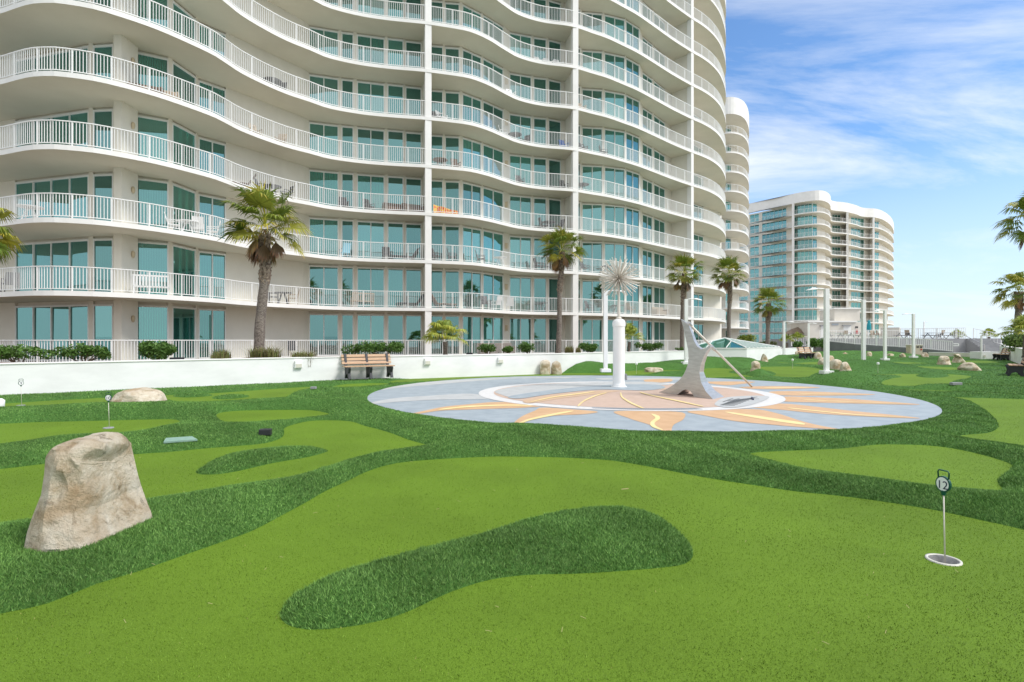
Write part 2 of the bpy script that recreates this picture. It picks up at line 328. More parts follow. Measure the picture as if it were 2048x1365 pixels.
I1 = poly([(560,1230),(575,1205),(610,1180),(680,1148),(760,1125),(850,1100),(950,1075),(1050,1045),(1130,1026),(1200,1019),(1260,1021),(1310,1034),(1350,1058),(1380,1090),(1386,1112),(1370,1128),(1330,1135),(1250,1142),(1150,1148),(1060,1150),(980,1160),(900,1185),(820,1222),(760,1242),(690,1255),(620,1260),(575,1250)])
G[2] = poly([(-260,1085),(0,1052),(100,1040),(200,1022),(308,1003),(376,993),(445,981),(513,971),(582,959),(650,938),(700,922),(744,910.5),(788,904.6),(846,897),(855,891),(846,888),(817,879.7),(773,863.6),(729,852),(700,843),(650,841),(616,843),(582,851),(568,858),(568,867),(561,877),(530,887),(479,892),(410,897.4),(342,904),(274,908.7),(180,917),(89,928),(34,935),(0,938.4),(-260,965)])
I2 = poly([(391.7,945),(403.7,936.7),(427.6,923),(462,911),(513,902.5),(564.5,897.4),(616,896.7),(650,900.8),(653.5,904),(616,914.5),(547,926.5),(479,942),(438,948.7),(404,949.4)])
G[3] = poly([(-300,856),(0,848),(68,845),(171,842.6),(274,840),(342,839),(359,842.6),(356,848),(325,858),(291,865),(257,870),(154,875),(103,878.6),(51,887),(0,894.6),(-300,930)])
G[4] = poly([(433,834),(441,826),(479,822),(547,820.6),(599,820.4),(633,822),(662,829.6),(650,834),(582,841),(530,846),(479,848.8),(452,846)])
G[5] = poly([(-300,822),(0,808),(103,801.6),(205,796.4),(270,794),(335,791),(410,788),(513,781),(582,776),(633,774),(647,776),(616,779),(595,783),(575,793),(561,798.8),(479,803),(410,807.4),(359,805),(335,801.6),(270,805),(205,809),(137,812.5),(51,818.7),(0,821),(-300,838)])
I5a = poly([(346,793),(370,790.5),(400,789.6),(427,791),(410,793.5),(370,795.5)])
I5b = poly([(424,796),(440,793),(470,791.5),(498,792.5),(490,795.5),(455,799),(432,798.6)])
G[6] = poly([(662,775),(690,769),(740,767),(775,767.5),(765,771),(720,775.5),(685,777)])
G[7] = poly([(778,764),(800,760),(850,756),(905,753.3),(993,749.5),(1070,748),(1130,747),(1290,748),(1290,751),(1130,752),(1058,753),(993,756.5),(930,759),(876,762),(820,765.5),(790,767)])
G[8] = poly([(1499,910),(1512,905.5),(1556,903),(1629,900),(1684,897.4),(1739,891),(1775,889.4),(1848,891),(1903,897),(1958,908.4),(2002,921),(2024,930.3),(2022,937.7),(2006,950.5),(1995,963),(2006,981.5),(1987,987),(1958,986),(1903,981.5),(1848,976),(1794,968.7),(1739,961.4),(1684,954),(1629,945),(1585,936),(1549,926.7),(1516,917.5)])
G[9] = poly([(1896,794.3),(1940,796),(2048,798.7),(2150,802),(2150,905),(2048,895.6),(1995,890),(1951,883),(1921.6,875.5),(1923.4,871),(1976,866),(1994.7,857),(1996.5,848),(1987,835),(1965.4,817),(1936,802)])
G[10] = poly([(1764,768),(1767,762.5),(1786,757),(1801,755),(1797,752.5),(1735,751),(1735,749.5),(1790,748.6),(1841,748.4),(1907,749.5),(1942,754),(1907,762.6),(1902,767),(1874,773.6),(1830,775.8),(1797,775.8),(1775,773)])
I10 = poly([(1832,752),(1845,748.6),(1865,747.2),(1888,749),(1898,752.5),(1880,755.6),(1850,755.8)])
G[11] = poly([(1770,777.5),(1830,779.5),(1900,782),(1942,785.5),(1900,786.5),(1840,785),(1790,781)])
G[12] = poly([(1500,738),(1517,734.5),(1586,733.5),(1620,735),(1645,740),(1646,746),(1625,749.5),(1612,755.5),(1566,756.3),(1540,753.5),(1552,749),(1540,743.5)])
G[13] = poly([(1405,739),(1440,737),(1472,740.5),(1458,745),(1480,749),(1508,755),(1470,756),(1405,754)])
G[14] = poly([(1612,759.5),(1625,757.2),(1680,756.2),(1738,757),(1730,760),(1670,761)])
G[16] = poly([(1785,733.5),(1840,733),(1920,736),(1930,741),(1865,742.5),(1825,739)])
G[17] = poly([(1690,727),(1720,724.5),(1800,724.5),(1860,727.5),(1800,729.5),(1720,729.5)])
G[18] = poly([(1240,744),(1290,741),(1380,741.5),(1370,746),(1290,748),(1245,747)])
G[19] = poly([(1590,727),(1640,724),(1660,727),(1640,731),(1600,730.5)])
G[20] = poly([(1900,722.5),(1960,721.5),(2000,725),(1960,728),(1910,727)])
G[21] = poly([(1525,728),(1560,725.5),(1580,727),(1560,730),(1530,730)])
CX, CY, CR = 3.33, 16.15, 7.33
PLAZA = np.array([(CX + CR*math.cos(t), CY + CR*math.sin(t)) for t in np.linspace(0, 2*math.pi, 160, endpoint=False)])
CUP = gp(1887, 1121); CUPP = np.array([(CUP[0] + .095*math.cos(t), CUP[1] + .095*math.sin(t)) for t in np.linspace(0, 2*math.pi, 28, endpoint=False)])
WALLP = [(-22.0,7.2),(-13.2,14.2),(-6.84,19.6),(-3.43,21.7),(1.66,24.6),(4.3,26.8),(9.6,30.9),(11.9,33.6)]
OUT = np.array([(-22,-4),(-22,7.3)] + [(x, y+.06) for x, y in WALLP[1:]] + [(11.6,37.2),(20.9,43.2),(26,52),(34,63),(52,62),(40.7,45.6),(28.2,30.3),(16,15.3),(8,5.5),(4,.6),(.3,-4)], float)
greens = [smooth_poly(g) for g in G.values()]; isl = [smooth_poly(p, .08) for p in (I1, I2, I5a, I5b, I10)]
def inside(P, poly):
    x, y = P[:, 0], P[:, 1]; c = np.zeros(len(P), bool); n = len(poly); j = n-1
    for i in range(n):
        xi, yi = poly[i]; xj, yj = poly[j]
        if yi != yj: c ^= ((yi > y) != (yj > y)) & (x < (xj-xi)*(y-yi)/(yj-yi) + xi)
        j = i
    return c
def segdist(P, polys):
    A = np.concatenate(polys); B = np.concatenate([np.roll(p, -1, 0) for p in polys]); D = B-A; L2 = (D**2).sum(1)+1e-12; o = np.empty(len(P))
    for s in range(0, len(P), 2000):
        q = P[s:s+2000, None, :]; t = np.clip(((q-A)*D).sum(2)/L2, 0, 1); o[s:s+2000] = np.sqrt((((q-A) - t[..., None]*D)**2).sum(2).min(1))
    return o
# mounds in the long turf: (px, py of the middle of the base, radius across, radius deep, height)
MOUNDS = [(270,828,2.2,.8,.09),(120,835,1.5,.6,.07),(1165,744,2.2,1.5,.34),(1190,745,1.2,1,.14),(1310,741,2.2,2.0,.25),(1420,733,2.2,1.8,.38),(1330,735,3.0,1.5,.30),
 (1540,752,1.0,.9,.20),(1700,767,1.3,.8,.28),(1655,772,1.0,.7,.14),(1730,740,2.4,1.5,.34),(1865,752,.9,.7,.10),(1800,735,2.0,.9,.15),(1650,748,1.5,1,.14),(1000,889,.55,.22,.06),(1000,872,1.4,.5,.05),
 (1560,720,2.6,1.5,.25),(1690,719,2.2,1.2,.28),(1770,714,2.6,1.8,.34),(1860,719,2,1.0,.18),(1640,714,2.6,1.5,.25),(1740,722,1.6,.9,.2),(1470,729,2.5,1.6,.30),(1600,727,3,1,.2),(1940,735,2,.8,.08),(1700,709,5,2.5,.25),(1820,709,3,2,.2),(1600,741,1.2,.7,.12),(1350,748,2,.5,.08),(1500,729,1.6,.9,.2),
 (150,925,1.1,.25,.06),(470,868,1.2,.35,.07),(600,820,1.5,.7,.12),(1700,915,.9,.4,.0),(1900,780,2,.8,.08),(730,880,1.0,.35,.05)]
MW = [(*gp(a, b), rx, ry, h*1.35) for a, b, rx, ry, h in MOUNDS]
def mound(P):
    P = np.atleast_2d(P); z = np.zeros(len(P))
    for x, y, rx, ry, h in MW:
        if h > 0: z = np.maximum(z, h*np.exp(-(((P[:, 0]-x)/rx)**2 + ((P[:, 1]-y)/ry)**2)*1.1)) + z*0
    return z
def wav(P): return .012*np.sin(P[:, 0]*1.9+.6)*np.sin(P[:, 1]*1.4+1) + .008*np.sin(P[:, 0]*4.1)*np.sin(P[:, 1]*3.3+2)
pts = []
for y0, y1, st in ((-4, 2, .4), (2, 7, .085), (7, 13, .14), (13, 27, .26), (27, 64, .6)):
    xs = np.arange(-22.5, 53, st); ys = np.arange(y0, y1, st); X, Y = np.meshgrid(xs, ys); Q = np.c_[X.ravel(), Y.ravel()] + rng.uniform(-.2, .2, (X.size, 2))*st
    k = (np.abs(Q[:, 0]) < Q[:, 1]*1.05 + 1.5) | (st > .3); Q = Q[k]; pts.append(Q)
Q = np.concatenate(pts); Q = Q[inside(Q, OUT) & ~inside(Q, PLAZA)]
# drop points that crowd the outlines
dd = segdist(Q, greens + isl + [PLAZA, CUPP, OUT]); Q = Q[dd > .03]
verts = [OUT, PLAZA, CUPP] + greens + isl; edges = []; base = 0
for p in verts:
    n = len(p); edges += [(base+i, base+(i+1) % n) for i in range(n)]; base += n
allv = np.concatenate(verts + [Q])
res = delaunay_2d_cdt([Vector((float(a), float(b))) for a, b in allv], edges, [], 0, 1e-5)
V2 = np.array([(v.x, v.y) for v in res[0]]); T = [tuple(f) for f in res[2]]; T = np.array([t for t in T if len(t) == 3])
Cn = V2[T].mean(1); isg = np.zeros(len(T), bool)
for g in greens: isg |= inside(Cn, g)
for g in isl: isg &= ~inside(Cn, g)
keep = inside(Cn, OUT) & ~inside(Cn, PLAZA) & ~inside(Cn, CUPP)
bound = greens + isl
dist = segdist(V2, bound + [PLAZA]); mo = mound(V2); ing = np.zeros(len(V2), bool)
for g in greens: ing |= inside(V2, g)
for g in isl: ing &= ~inside(V2, g)
def sst(x): x = np.clip(x, 0, 1); return x*x*(3-2*x)
far = sst((V2[:, 1]-4)/16)
zr = .034*sst(dist/.022) + (.065 - .035*far)*sst(dist/.45) + mo*sst(dist/.45) + wav(V2)*sst(dist/.3)
zg = mo*.0 
def gz(x, y):
    P = np.array([[x, y]], float); g = any(inside(P, g_)[0] for g_ in greens) and not any(inside(P, i_)[0] for i_ in isl)
    if g or inside(P, PLAZA)[0]: return 0.0
    d = segdist(P, bound + [PLAZA]); f_ = sst((P[:, 1]-4)/16)
    return float((.034*sst(d/.022) + (.065 - .035*f_)*sst(d/.45) + mound(P)*sst(d/.45) + wav(P)*sst(d/.3))[0])
def onturf(px, py):
    z = 0.0
    for _ in range(12): z = .5*z + .5*gz(*gp(px, py, z))
    return (*gp(px, py, z), z)
def make_sheet(name, mask, zz, m):
    t = T[mask & keep]; used, inv = np.unique(t, return_inverse=True); t = inv.reshape(t.shape)
    me = bpy.data.meshes.new(name); vv = np.c_[V2[used], zz[used]]; me.from_pydata(vv.tolist(), [], t.tolist()); me.materials.append(m)
    me.polygons.foreach_set('use_smooth', [True]*len(me.polygons)); me.update(); o = bpy.data.objects.new(name, me); S.collection.objects.link(o); tag(o, kind='structure'); return vv, t
make_sheet('putting_green', isg, np.where(dist < .0005, -.004, 0)*0 + 0.0, M['green'])
RV, RT = make_sheet('turf', ~isg, zr, M['rough'])
# flat sheet under everything, sand and sea
def flat(name, pts, z, m, kind='structure'):
    me = bpy.data.meshes.new(name); me.from_pydata([(x, y, z) for x, y in pts], [], [tuple(range(len(pts)))]); me.materials.append(m)
    o = bpy.data.objects.new(name, me); S.collection.objects.link(o); return tag(o, kind=kind)
flat('ground', [(-2600,-18),(2600,-18),(2600,2600),(-2600,2600)], -.35, M['sand'])
flat('sea', [(-2600,-2600),(2600,-2600),(2600,-18.02),(-2600,-18.02)], -6, M['sea'])
flat('pavement', [(-40,-8),(6,-8),(75,62),(75,130),(-40,60)], -.05, M['deck'])
# ------------------------------------------------------------------ blades of the long turf
def sample(Vv, Tt, dens, height, width, cols, lean, colvar=.3, ymax=60, ymin=-1, name='grass', zoff=0, yellow=0):
    A, B, C = Vv[Tt[:, 0]], Vv[Tt[:, 1]], Vv[Tt[:, 2]]; ar = .5*np.linalg.norm(np.cross(B-A, C-A), axis=1); cen = (A+B+C)/3
    vis = (cen[:, 1] > ymin) & (cen[:, 1] < ymax) & (np.abs(cen[:, 0]) < cen[:, 1]*1.0 + .5)
    d = dens(cen[:, 1])*ar*vis; n = rng.poisson(d); idx = np.repeat(np.arange(len(Tt)), n); m = len(idx)
    u, v = rng.random(m), rng.random(m); f = u+v > 1; u[f], v[f] = 1-u[f], 1-v[f]
    P = A[idx] + (B-A)[idx]*u[:, None] + (C-A)[idx]*v[:, None]; h = height(P[:, 1])*rng.uniform(.55, 1.25, m); w = width(P[:, 1])*rng.uniform(.7, 1.3, m)
    # tufts lean together
    th = rng.uniform(0, 2*np.pi, m); cl = np.sin(P[:, 0]*9+P[:, 1]*5)+np.sin(P[:, 1]*11-P[:, 0]*4)
    ln = lean*h*rng.uniform(.2, 1.3, m); dx = np.cos(th)*ln + cl*.12*h; dy = np.sin(th)*ln + .1*cl*h
    ph = rng.uniform(0, np.pi, m); wx, wy = np.cos(ph)*w/2, np.sin(ph)*w/2
    a = P - np.c_[wx, wy, np.zeros(m)+.002]; b = P + np.c_[wx, wy, np.zeros(m)-.002]; tip = P + np.c_[dx, dy, h]; a[:, 2] += zoff; b[:, 2] += zoff; tip[:, 2] += zoff
    me = bpy.data.meshes.new(name); me.vertices.add(3*m); me.vertices.foreach_set('co', np.stack([a, b, tip], 1).ravel().astype('f4'))
    me.loops.add(3*m); me.loops.foreach_set('vertex_index', np.arange(3*m, dtype='i4')); me.polygons.add(m); me.polygons.foreach_set('loop_start', np.arange(0, 3*m, 3, dtype='i4'))
    me.update(calc_edges=True)
    k = rng.random((m, 1)); c = cols[0]*(1-k) + cols[1]*k; c = c*rng.uniform(1-colvar, 1+colvar, (m, 1))*(1 + .16*np.sin(P[:, 0]*1.7+1.3*np.sin(P[:, 1]*1.1))*np.sin(P[:, 1]*2.1+P[:, 0]*.8) + .10*np.sin(P[:, 0]*6+P[:, 1]*4.3))[:, None]  # broad bands: light and dark of leaning pile, painted into the blade colour
    if yellow: q = rng.random(m) < yellow; c[q] = np.array([.42,.38,.14])*rng.uniform(.6, 1.2, (q.sum(), 1))
    ca = me.color_attributes.new('Col', 'FLOAT_COLOR', 'POINT'); ar4 = np.ones((m, 3, 4), 'f4'); ar4[:, :, :3] = c[:, None, :]; ca.data.foreach_set('color', ar4.ravel())
    me.materials.append(M['blade']); o = bpy.data.objects.new(name, me); S.collection.objects.link(o); print(name, m); return o
gr = sample(RV, RT, lambda y: np.clip(60000*np.exp(-np.maximum(y, 0)/3.6), 150, 22000),
    lambda y: np.where(y < 14, .021, .03), lambda y: np.clip(.0018 + y*.0008, .003, .018),
    (np.array([.045,.13,.02]), np.array([.195,.355,.085])), .95, name='long_grass')
tag(gr, 'long dark green artificial grass of the fairway fringes', 'grass', kind='stuff')
gv = np.c_[V2, np.zeros(len(V2))]
g2 = sample(gv, T[isg & keep], lambda y: 11000*np.exp(-np.maximum(y-2.0, 0)/2.1)*(y < 14), lambda y: .009 + 0*y, lambda y: .0028 + y*.0005,
    (np.array([.088,.160,.011]), np.array([.175,.288,.032])), .8, name='short_grass', ymax=14, yellow=.004, colvar=.18)
tag(g2, 'short light green artificial grass of the putting surfaces', 'grass', kind='stuff')
# loose dry straws on the turf
mb = MB()
for _ in range(60):
    x, y = gp(random.uniform(150, 2000), 900 + 400*random.random()**1.3); t = random.uniform(0, math.pi); l = random.uniform(.005, .018)
    mb.beam((x - l*math.cos(t), y - l*math.sin(t), .012), (x + l*math.cos(t), y + l*math.sin(t), .015 + random.random()*.006), .0015)
for px, py, t, l in ((1225,1085,-.6,.03),(1250,988,.1,.035),(1225,712,0,.01)):
    x, y = gp(px, py); mb.beam((x-l*math.cos(t), y-l*math.sin(t), .045), (x+l*math.cos(t), y+l*math.sin(t), .05), .006)
tag(mb.build('straw_litter', mat('straw', (.5,.42,.22), .8)), 'dry straws scattered over the nearest putting surface', 'litter', kind='stuff')

# ================================================================== PLAZA
def ztri(name, pts, z, m, smooth=True, step=.12):
    p = smooth_poly(list(pts), step) if smooth else np.array(pts); n = len(p)
    r = delaunay_2d_cdt([Vector((float(a), float(b))) for a, b in p], [(i, (i+1) % n) for i in range(n)], [], 1, 1e-6)
    me = bpy.data.meshes.new(name); me.from_pydata([(v.x, v.y, z) for v in r[0]], [], [tuple(f) for f in r[2]]); me.materials.append(m)
    o = bpy.data.objects.new(name, me); S.collection.objects.link(o); return tag(o, kind='structure')
def disc(r, n=128, c=(CX, CY)): return [(c[0]+r*math.cos(t), c[1]+r*math.sin(t)) for t in np.linspace(0, 2*math.pi, n, endpoint=False)]
ztri('plaza', disc(CR+.03), 0.0, M['pv_blue'], False)
RC = (3.2, 15.75)
def paint(pts, z, m): return ztri('plaza_inlay', poly(pts), z, m)
# light grey rays of the far left half
paint([(762,781),(800,776),(880,769),(960,762),(1030,757.5),(1120,757),(1180,754.5),(1060,755.5),(960,758.5),(860,764),(800,770)], .004, M['pv_gray'])
paint([(741,806),(790,797),(860,792),(930,788),(960,790),(1000,796),(960,799),(880,800),(800,804),(745,809)], .004, M['pv_gray'])
paint([(1200,757),(1300,756),(1400,757.5),(1380,760),(1280,760.5),(1205,760)], .004, M['pv_gray'])
# orange rays of the near and right half, each with a yellow streak
orange = [
 [(819,829),(850,822),(890,814),(940,809),(985,805),(1040,806),(1085,812),(1050,816),(990,818),(930,820),(880,822),(840,828)],
 [(1022,856),(1028,846),(1045,833),(1070,822),(1085,816),(1140,819),(1195,824),(1170,829),(1110,832),(1070,838),(1045,848),(1036,857)],
 [(1228,824),(1260,838),(1295,849),(1315,857),(1330,866),(1345,867.5),(1343,862),(1348,850),(1366,840),(1370,828),(1350,824),(1290,823)],
 [(1375,824),(1410,832),(1470,843),(1540,850),(1600,855),(1680,860),(1640,852),(1600,842),(1560,829),(1520,820),(1480,819),(1430,820)],
 [(1500,815),(1560,820),(1640,828),(1720,833),(1840,837.5),(1780,830),(1700,822),(1640,815),(1570,808),(1530,810)],
 [(1565,803),(1640,806),(1720,808),(1840,810),(1760,803),(1690,798),(1620,795),(1570,794)],
 [(1563,791),(1640,792),(1750,790),(1680,786),(1600,783),(1540,784)],
 [(1500,778),(1560,779),(1640,776),(1600,773.5),(1530,773),(1480,775)],
 [(1410,766),(1450,771),(1480,769),(1510,764.5),(1460,763.5),(1415,764)],
 [(1300,766),(1340,764),(1340,758.5),(1290,760)]]
for i, o in enumerate(orange): paint(o, .004 + .0008*(i % 2), M['pv_orange'])
yel = [[(880,819),(930,813),(1000,810),(1060,811),(1060,813),(1000,813),(930,816.5),(882,821)],
 [(1037,847),(1060,838),(1100,829),(1140,822.5),(1146,824),(1105,833),(1065,841),(1040,849)],
 [(1302,828),(1318,832),(1322,838),(1310,846),(1312,853),(1326,861),(1322,862),(1302,855),(1299,846),(1310,838),(1307,833)],
 [(1455,824.5),(1520,833),(1600,845),(1609,850),(1600,851),(1540,842.5),(1460,828)],
 [(1580,816.5),(1640,822.5),(1720,830.3),(1820,836),(1720,832),(1640,824.6),(1580,818)],
 [(1610,800.2),(1700,804.5),(1800,808.3),(1830,809.4),(1740,806.9),(1620,801.8)],
 [(1600,788.2),(1660,789),(1720,789.8),(1680,790),(1610,789.3)],[(1530,776),(1600,775.3),(1620,776.4),(1540,777.3)]]
def thin(p, k=.62):
    n = len(p); o = [None]*n
    for i in range(n):
        j = n-1-i; o[i] = ((p[i][0]*(1+k)+p[j][0]*(1-k))/2, (p[i][1]*(1+k)+p[j][1]*(1-k))/2)
    return o
for y in yel: paint(thin(y, .8), .009, M['pv_yellow'])
ztri('plaza_ring', disc(4.15, 128, RC), .008, M['pv_white'], False)
ztri('plaza_inner_disc', disc(3.72, 128, RC), .012, M['pv_pink'], False)
paint([(1000,790),(1035,797),(1100,788),(1160,783),(1225,779),(1200,775),(1290,772),(1340,771),(1300,765),(1200,765.5),(1100,769),(1030,775),(992,783)], .0165, M['pv_gray'])
paint([(1020,794),(1040,799),(1110,789),(1200,781),(1290,782.5),(1330,777),(1310,771),(1240,770.5),(1180,774),(1100,782)], .0205, M['pv_blue'])
paint([(1060,808),(1120,799),(1190,790),(1240,783),(1200,783),(1110,791),(1050,801)], .0165, M['pv_peach'])
for c in ([(1066,806),(1110,797),(1165,790),(1190,785.5),(1182,785),(1150,789),(1100,796),(1062,805.5)],
          [(1158,815),(1170,805),(1195,794),(1214,788),(1208,787.5),(1185,794),(1166,803),(1155,813)],
          [(1243,787),(1247,796),(1265,807),(1288,818),(1281,818.5),(1257,808),(1242,797),(1240,788)],
          [(1284,786),(1310,793),(1360,803),(1406,814),(1400,815),(1350,804.5),(1300,793.5),(1280,787.5)],
          [(1310,779),(1360,781),(1420,783.5),(1415,784.5),(1360,782.5)]): paint(thin(c), .0245, M['pv_yellow'])
# hour lines of the sundial and its pale plate
paint([(1430,808),(1450,797),(1500,793),(1535,794),(1534,800),(1500,812),(1462,817),(1436,814)], .0165, M['pv_gray'])
mb = MB()
for k in range(9):
    a_, b_ = gp(1440 + k*3, 812 - k*1.0), gp(1470 + k*5.5, 813.5 - k*2.2); mb.beam((*a_, .0215), (*b_, .0215), .03, .004)
for k in range(5):
    a_, b_ = gp(1446 + k*10, 806 - k*1.5), gp(1466 + k*13, 799 + k*.3); mb.beam((*a_, .0255), (*b_, .0255), .02, .004)
tag(mb.build('sundial_hour_lines', M['pv_dark']), kind='structure')
# metal grating at the near edge of the ring
mb = MB()
for k in range(56):
    t = R(-112 + k*.62); r0, r1 = 3.74, 3.98
    mb.beam((RC[0]+r0*math.cos(t), RC[1]+r0*math.sin(t), .0135), (RC[0]+r1*math.cos(t+.02), RC[1]+r1*math.sin(t+.02), .0135), .018, .006)
tag(mb.build('drain_grating', M['signgray']), 'slotted dark drain grating set into the near edge of the pale ring', 'drain')
mb = MB(); x, y = gp(1505, 800.5); mb.beam((x-.05, y-.16, .03), (x+.05, y+.16, .05), .03, .03)
tag(mb.build('marker_bar', M['ink']), 'small dark blue marker bar lying on the sundial plate', 'marker')

# ================================================================== TOWERS
FLOOR1 = EH + 1.944                  # height of the first balcony slab
def tower(name, label, edge, splits, segs, fins, nfl, pick, limit, side=None, ranked=True, base=.5, dvec=(-.56,.83), depth=9, step=.45, parapet=1.7, lamps=None, posts=1.35):
    """edge: (px, y) of balcony edge; segs: (kind, pxa, ya, pxb, yb, panes); fins: (px on edge, px back, y back)"""
    E = spline([(ax(p, y), y) for p, y in edge], step); epx = E[:, 0]/E[:, 1]*F + 1024
    root = thing(name, label, 'building', (float(E[len(E)//2][0]), float(E[len(E)//2][1]), 0))
    dv = np.array(dvec)
    IN = E + dv*depth
    for k in range(nfl):
        zt, zb = FLOOR1 + 3*k + .1, FLOOR1 + 3*k - .11; mb = MB(); n = len(E); roof = k == nfl-1
        if roof: zt += parapet
        for i in range(n-1):
            a, b, c, d = E[i], E[i+1], IN[i+1], IN[i]
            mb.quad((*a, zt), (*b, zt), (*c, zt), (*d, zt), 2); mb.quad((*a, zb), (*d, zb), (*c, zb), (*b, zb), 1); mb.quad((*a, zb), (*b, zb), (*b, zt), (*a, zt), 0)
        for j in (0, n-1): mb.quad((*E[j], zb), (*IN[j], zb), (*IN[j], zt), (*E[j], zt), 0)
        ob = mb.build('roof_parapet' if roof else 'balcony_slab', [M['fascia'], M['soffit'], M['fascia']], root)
    # railings, bay by bay
    cuts = [epx.min()-1] + list(splits) + [epx.max()+99]; cs = [i for i in range(len(cuts)-1)]
    off = E + dv*.07
    idxs = np.zeros(len(E), int); 
    cut_i = [0] + [int(np.argmin(np.abs(epx - s))) for s in splits] + [len(E)-1]
    for b in range(len(cut_i)-1):
        seg = off[cut_i[b]:cut_i[b+1]+1]
        if len(seg) < 3: continue
        s = np.r_[0, np.cumsum(np.hypot(*np.diff(seg, axis=0).T))]; q = np.arange(.2 if b else 0, s[-1]-.12, pick)
        px_, py_ = np.interp(q, s, seg[:, 0]), np.interp(q, s, seg[:, 1]); pq = np.arange(.2, s[-1], posts); ppx, ppy = np.interp(pq, s, seg[:, 0]), np.interp(pq, s, seg[:, 1])
        proto = None
        def rail(z, h=1.02):
            mb = MB(); mb.sweep([tuple(p) for p in seg], .055, z+h-.035, z+h); mb.sweep([tuple(p) for p in seg], .035, z+.07, z+.1)
            w = .0105 if pick < .2 else .014
            for x, y in zip(px_, py_):
                i = len(mb.v); mb.v += [(x-w, y-w, z+.1), (x+w, y-w, z+.1), (x+w, y+w, z+.1), (x-w, y+w, z+.1), (x-w, y-w, z+h-.035), (x+w, y-w, z+h-.035), (x+w, y+w, z+h-.035), (x-w, y+w, z+h-.035)]
                for t in ((0,1,5,4), (1,2,6,5), (2,3,7,6), (3,0,4,7)): mb.f.append(tuple(i+u for u in t)); mb.m.append(0)
            for x, y in zip(ppx, ppy): mb.box((x, y, z+h/2), (.04,.04,h))
            return mb
        for k in range(-1, nfl-1):
            z = FLOOR1 + 3*k + .1 if k >= 0 else base
            if proto is None: proto = rail(0).build('balcony_railing', M['rail'], root); proto.location.z = z
            else:
                c = proto.copy(); S.collection.objects.link(c); c.parent = root; c.location.z = z
    # outer wall and windows
    ztop = FLOOR1 + 3*(nfl-1)
    cand = []
    mbw = MB()
    for sgi, (kd, pa, ya, pb, yb, n) in enumerate(segs):
        a, b = (ax(pa, ya), ya), (ax(pb, yb), yb)
        mbw.wall(a, b, .18, base-.3, ztop, .1 if kd == 'W' else 0)
        if kd == 'W':
            for k in range(-1, nfl-1):
                z0 = FLOOR1 + 3*k + .1 if k >= 0 else base; yy = HZ - (z0+1.3-EH)*F/ya
                vis = abs(pb-pa)/ya*F if (0 < yy < 700 and pb > 0) else 0
                cand.append((-vis, sgi, k, a, b, n, z0))
    mbw.build('wall', M['stucco'], root)
    cand.sort(key=lambda c: c[0])
    def window(mbf, mbg, a, b, n, z0, hid=None):
        z1 = z0 + 2.68; dx, dy = b[0]-a[0], b[1]-a[1]; l = math.hypot(dx, dy); t = .055
        P = lambda s: (a[0]+dx*s/l, a[1]+dy*s/l)
        mbf.wall(P(0), P(l), .1, z1-.09, z1, -.01); mbf.wall(P(0), P(l), .1, z0, z0+.1, -.01)
        for i in range(n+1):
            s = (l-t)*i/n; mbf.wall(P(s), P(s+t), .09, z0+.1, z1-.09, -.004)
        for i in range(n):
            s0, s1 = (l-t)*i/n+t, (l-t)*(i+1)/n; q0, q1 = P(s0), P(s1); nx, ny = -dy/l*(.045+.012*(i % 2)), dx/l*(.045+.012*(i % 2)); ti = random.uniform(-.014, .014); tj = random.uniform(0, .016)
            mbg.quad((q0[0]+nx, q0[1]+ny, z0+.1), (q1[0]+nx, q1[1]+ny, z0+.1), (q1[0]+nx*(1+tj*10)-dy/l*ti, q1[1]+ny*(1+tj*10)+dx/l*ti, z1-.09), (q0[0]+nx*(1+tj*10)-dy/l*ti, q0[1]+ny*(1+tj*10)+dx/l*ti, z1-.09), hid if hid is not None and i == 0 else 0)
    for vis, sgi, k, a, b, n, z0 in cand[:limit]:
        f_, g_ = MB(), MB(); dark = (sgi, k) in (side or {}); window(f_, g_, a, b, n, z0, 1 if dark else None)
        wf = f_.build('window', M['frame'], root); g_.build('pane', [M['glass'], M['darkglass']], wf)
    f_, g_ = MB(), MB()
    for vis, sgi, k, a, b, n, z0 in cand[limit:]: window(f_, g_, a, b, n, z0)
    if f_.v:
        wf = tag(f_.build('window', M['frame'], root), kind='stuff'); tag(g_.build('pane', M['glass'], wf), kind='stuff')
    for pe, pbk, ybk, wd in fins:
        i = int(np.argmin(np.abs(epx-pe))); f0 = E[i] + dv*.03; bk_ = np.array((ax(pbk, ybk), ybk)); d = bk_-f0; l = np.hypot(*d); d /= l; nn = np.array((d[1], -d[0]))
        mb = MB(); p0, p1 = f0 + d*.4, bk_ + d*.3
        q = [p0-nn*.09, p0+nn*.09, p1+nn*.09, p1-nn*.09]; mb.hexa([(*p, base-.3) for p in q] + [(*p, ztop) for p in q]); mb.build('partition', M['stucco'], root)
        mb = MB(); q = [f0-nn*wd/2, f0+nn*wd/2, f0+d*.42+nn*wd/2, f0+d*.42-nn*wd/2]; mb.hexa([(*p, base-.3) for p in q] + [(*p, ztop) for p in q]); mb.build('column', M['fascia'], root)
    return root, E, epx
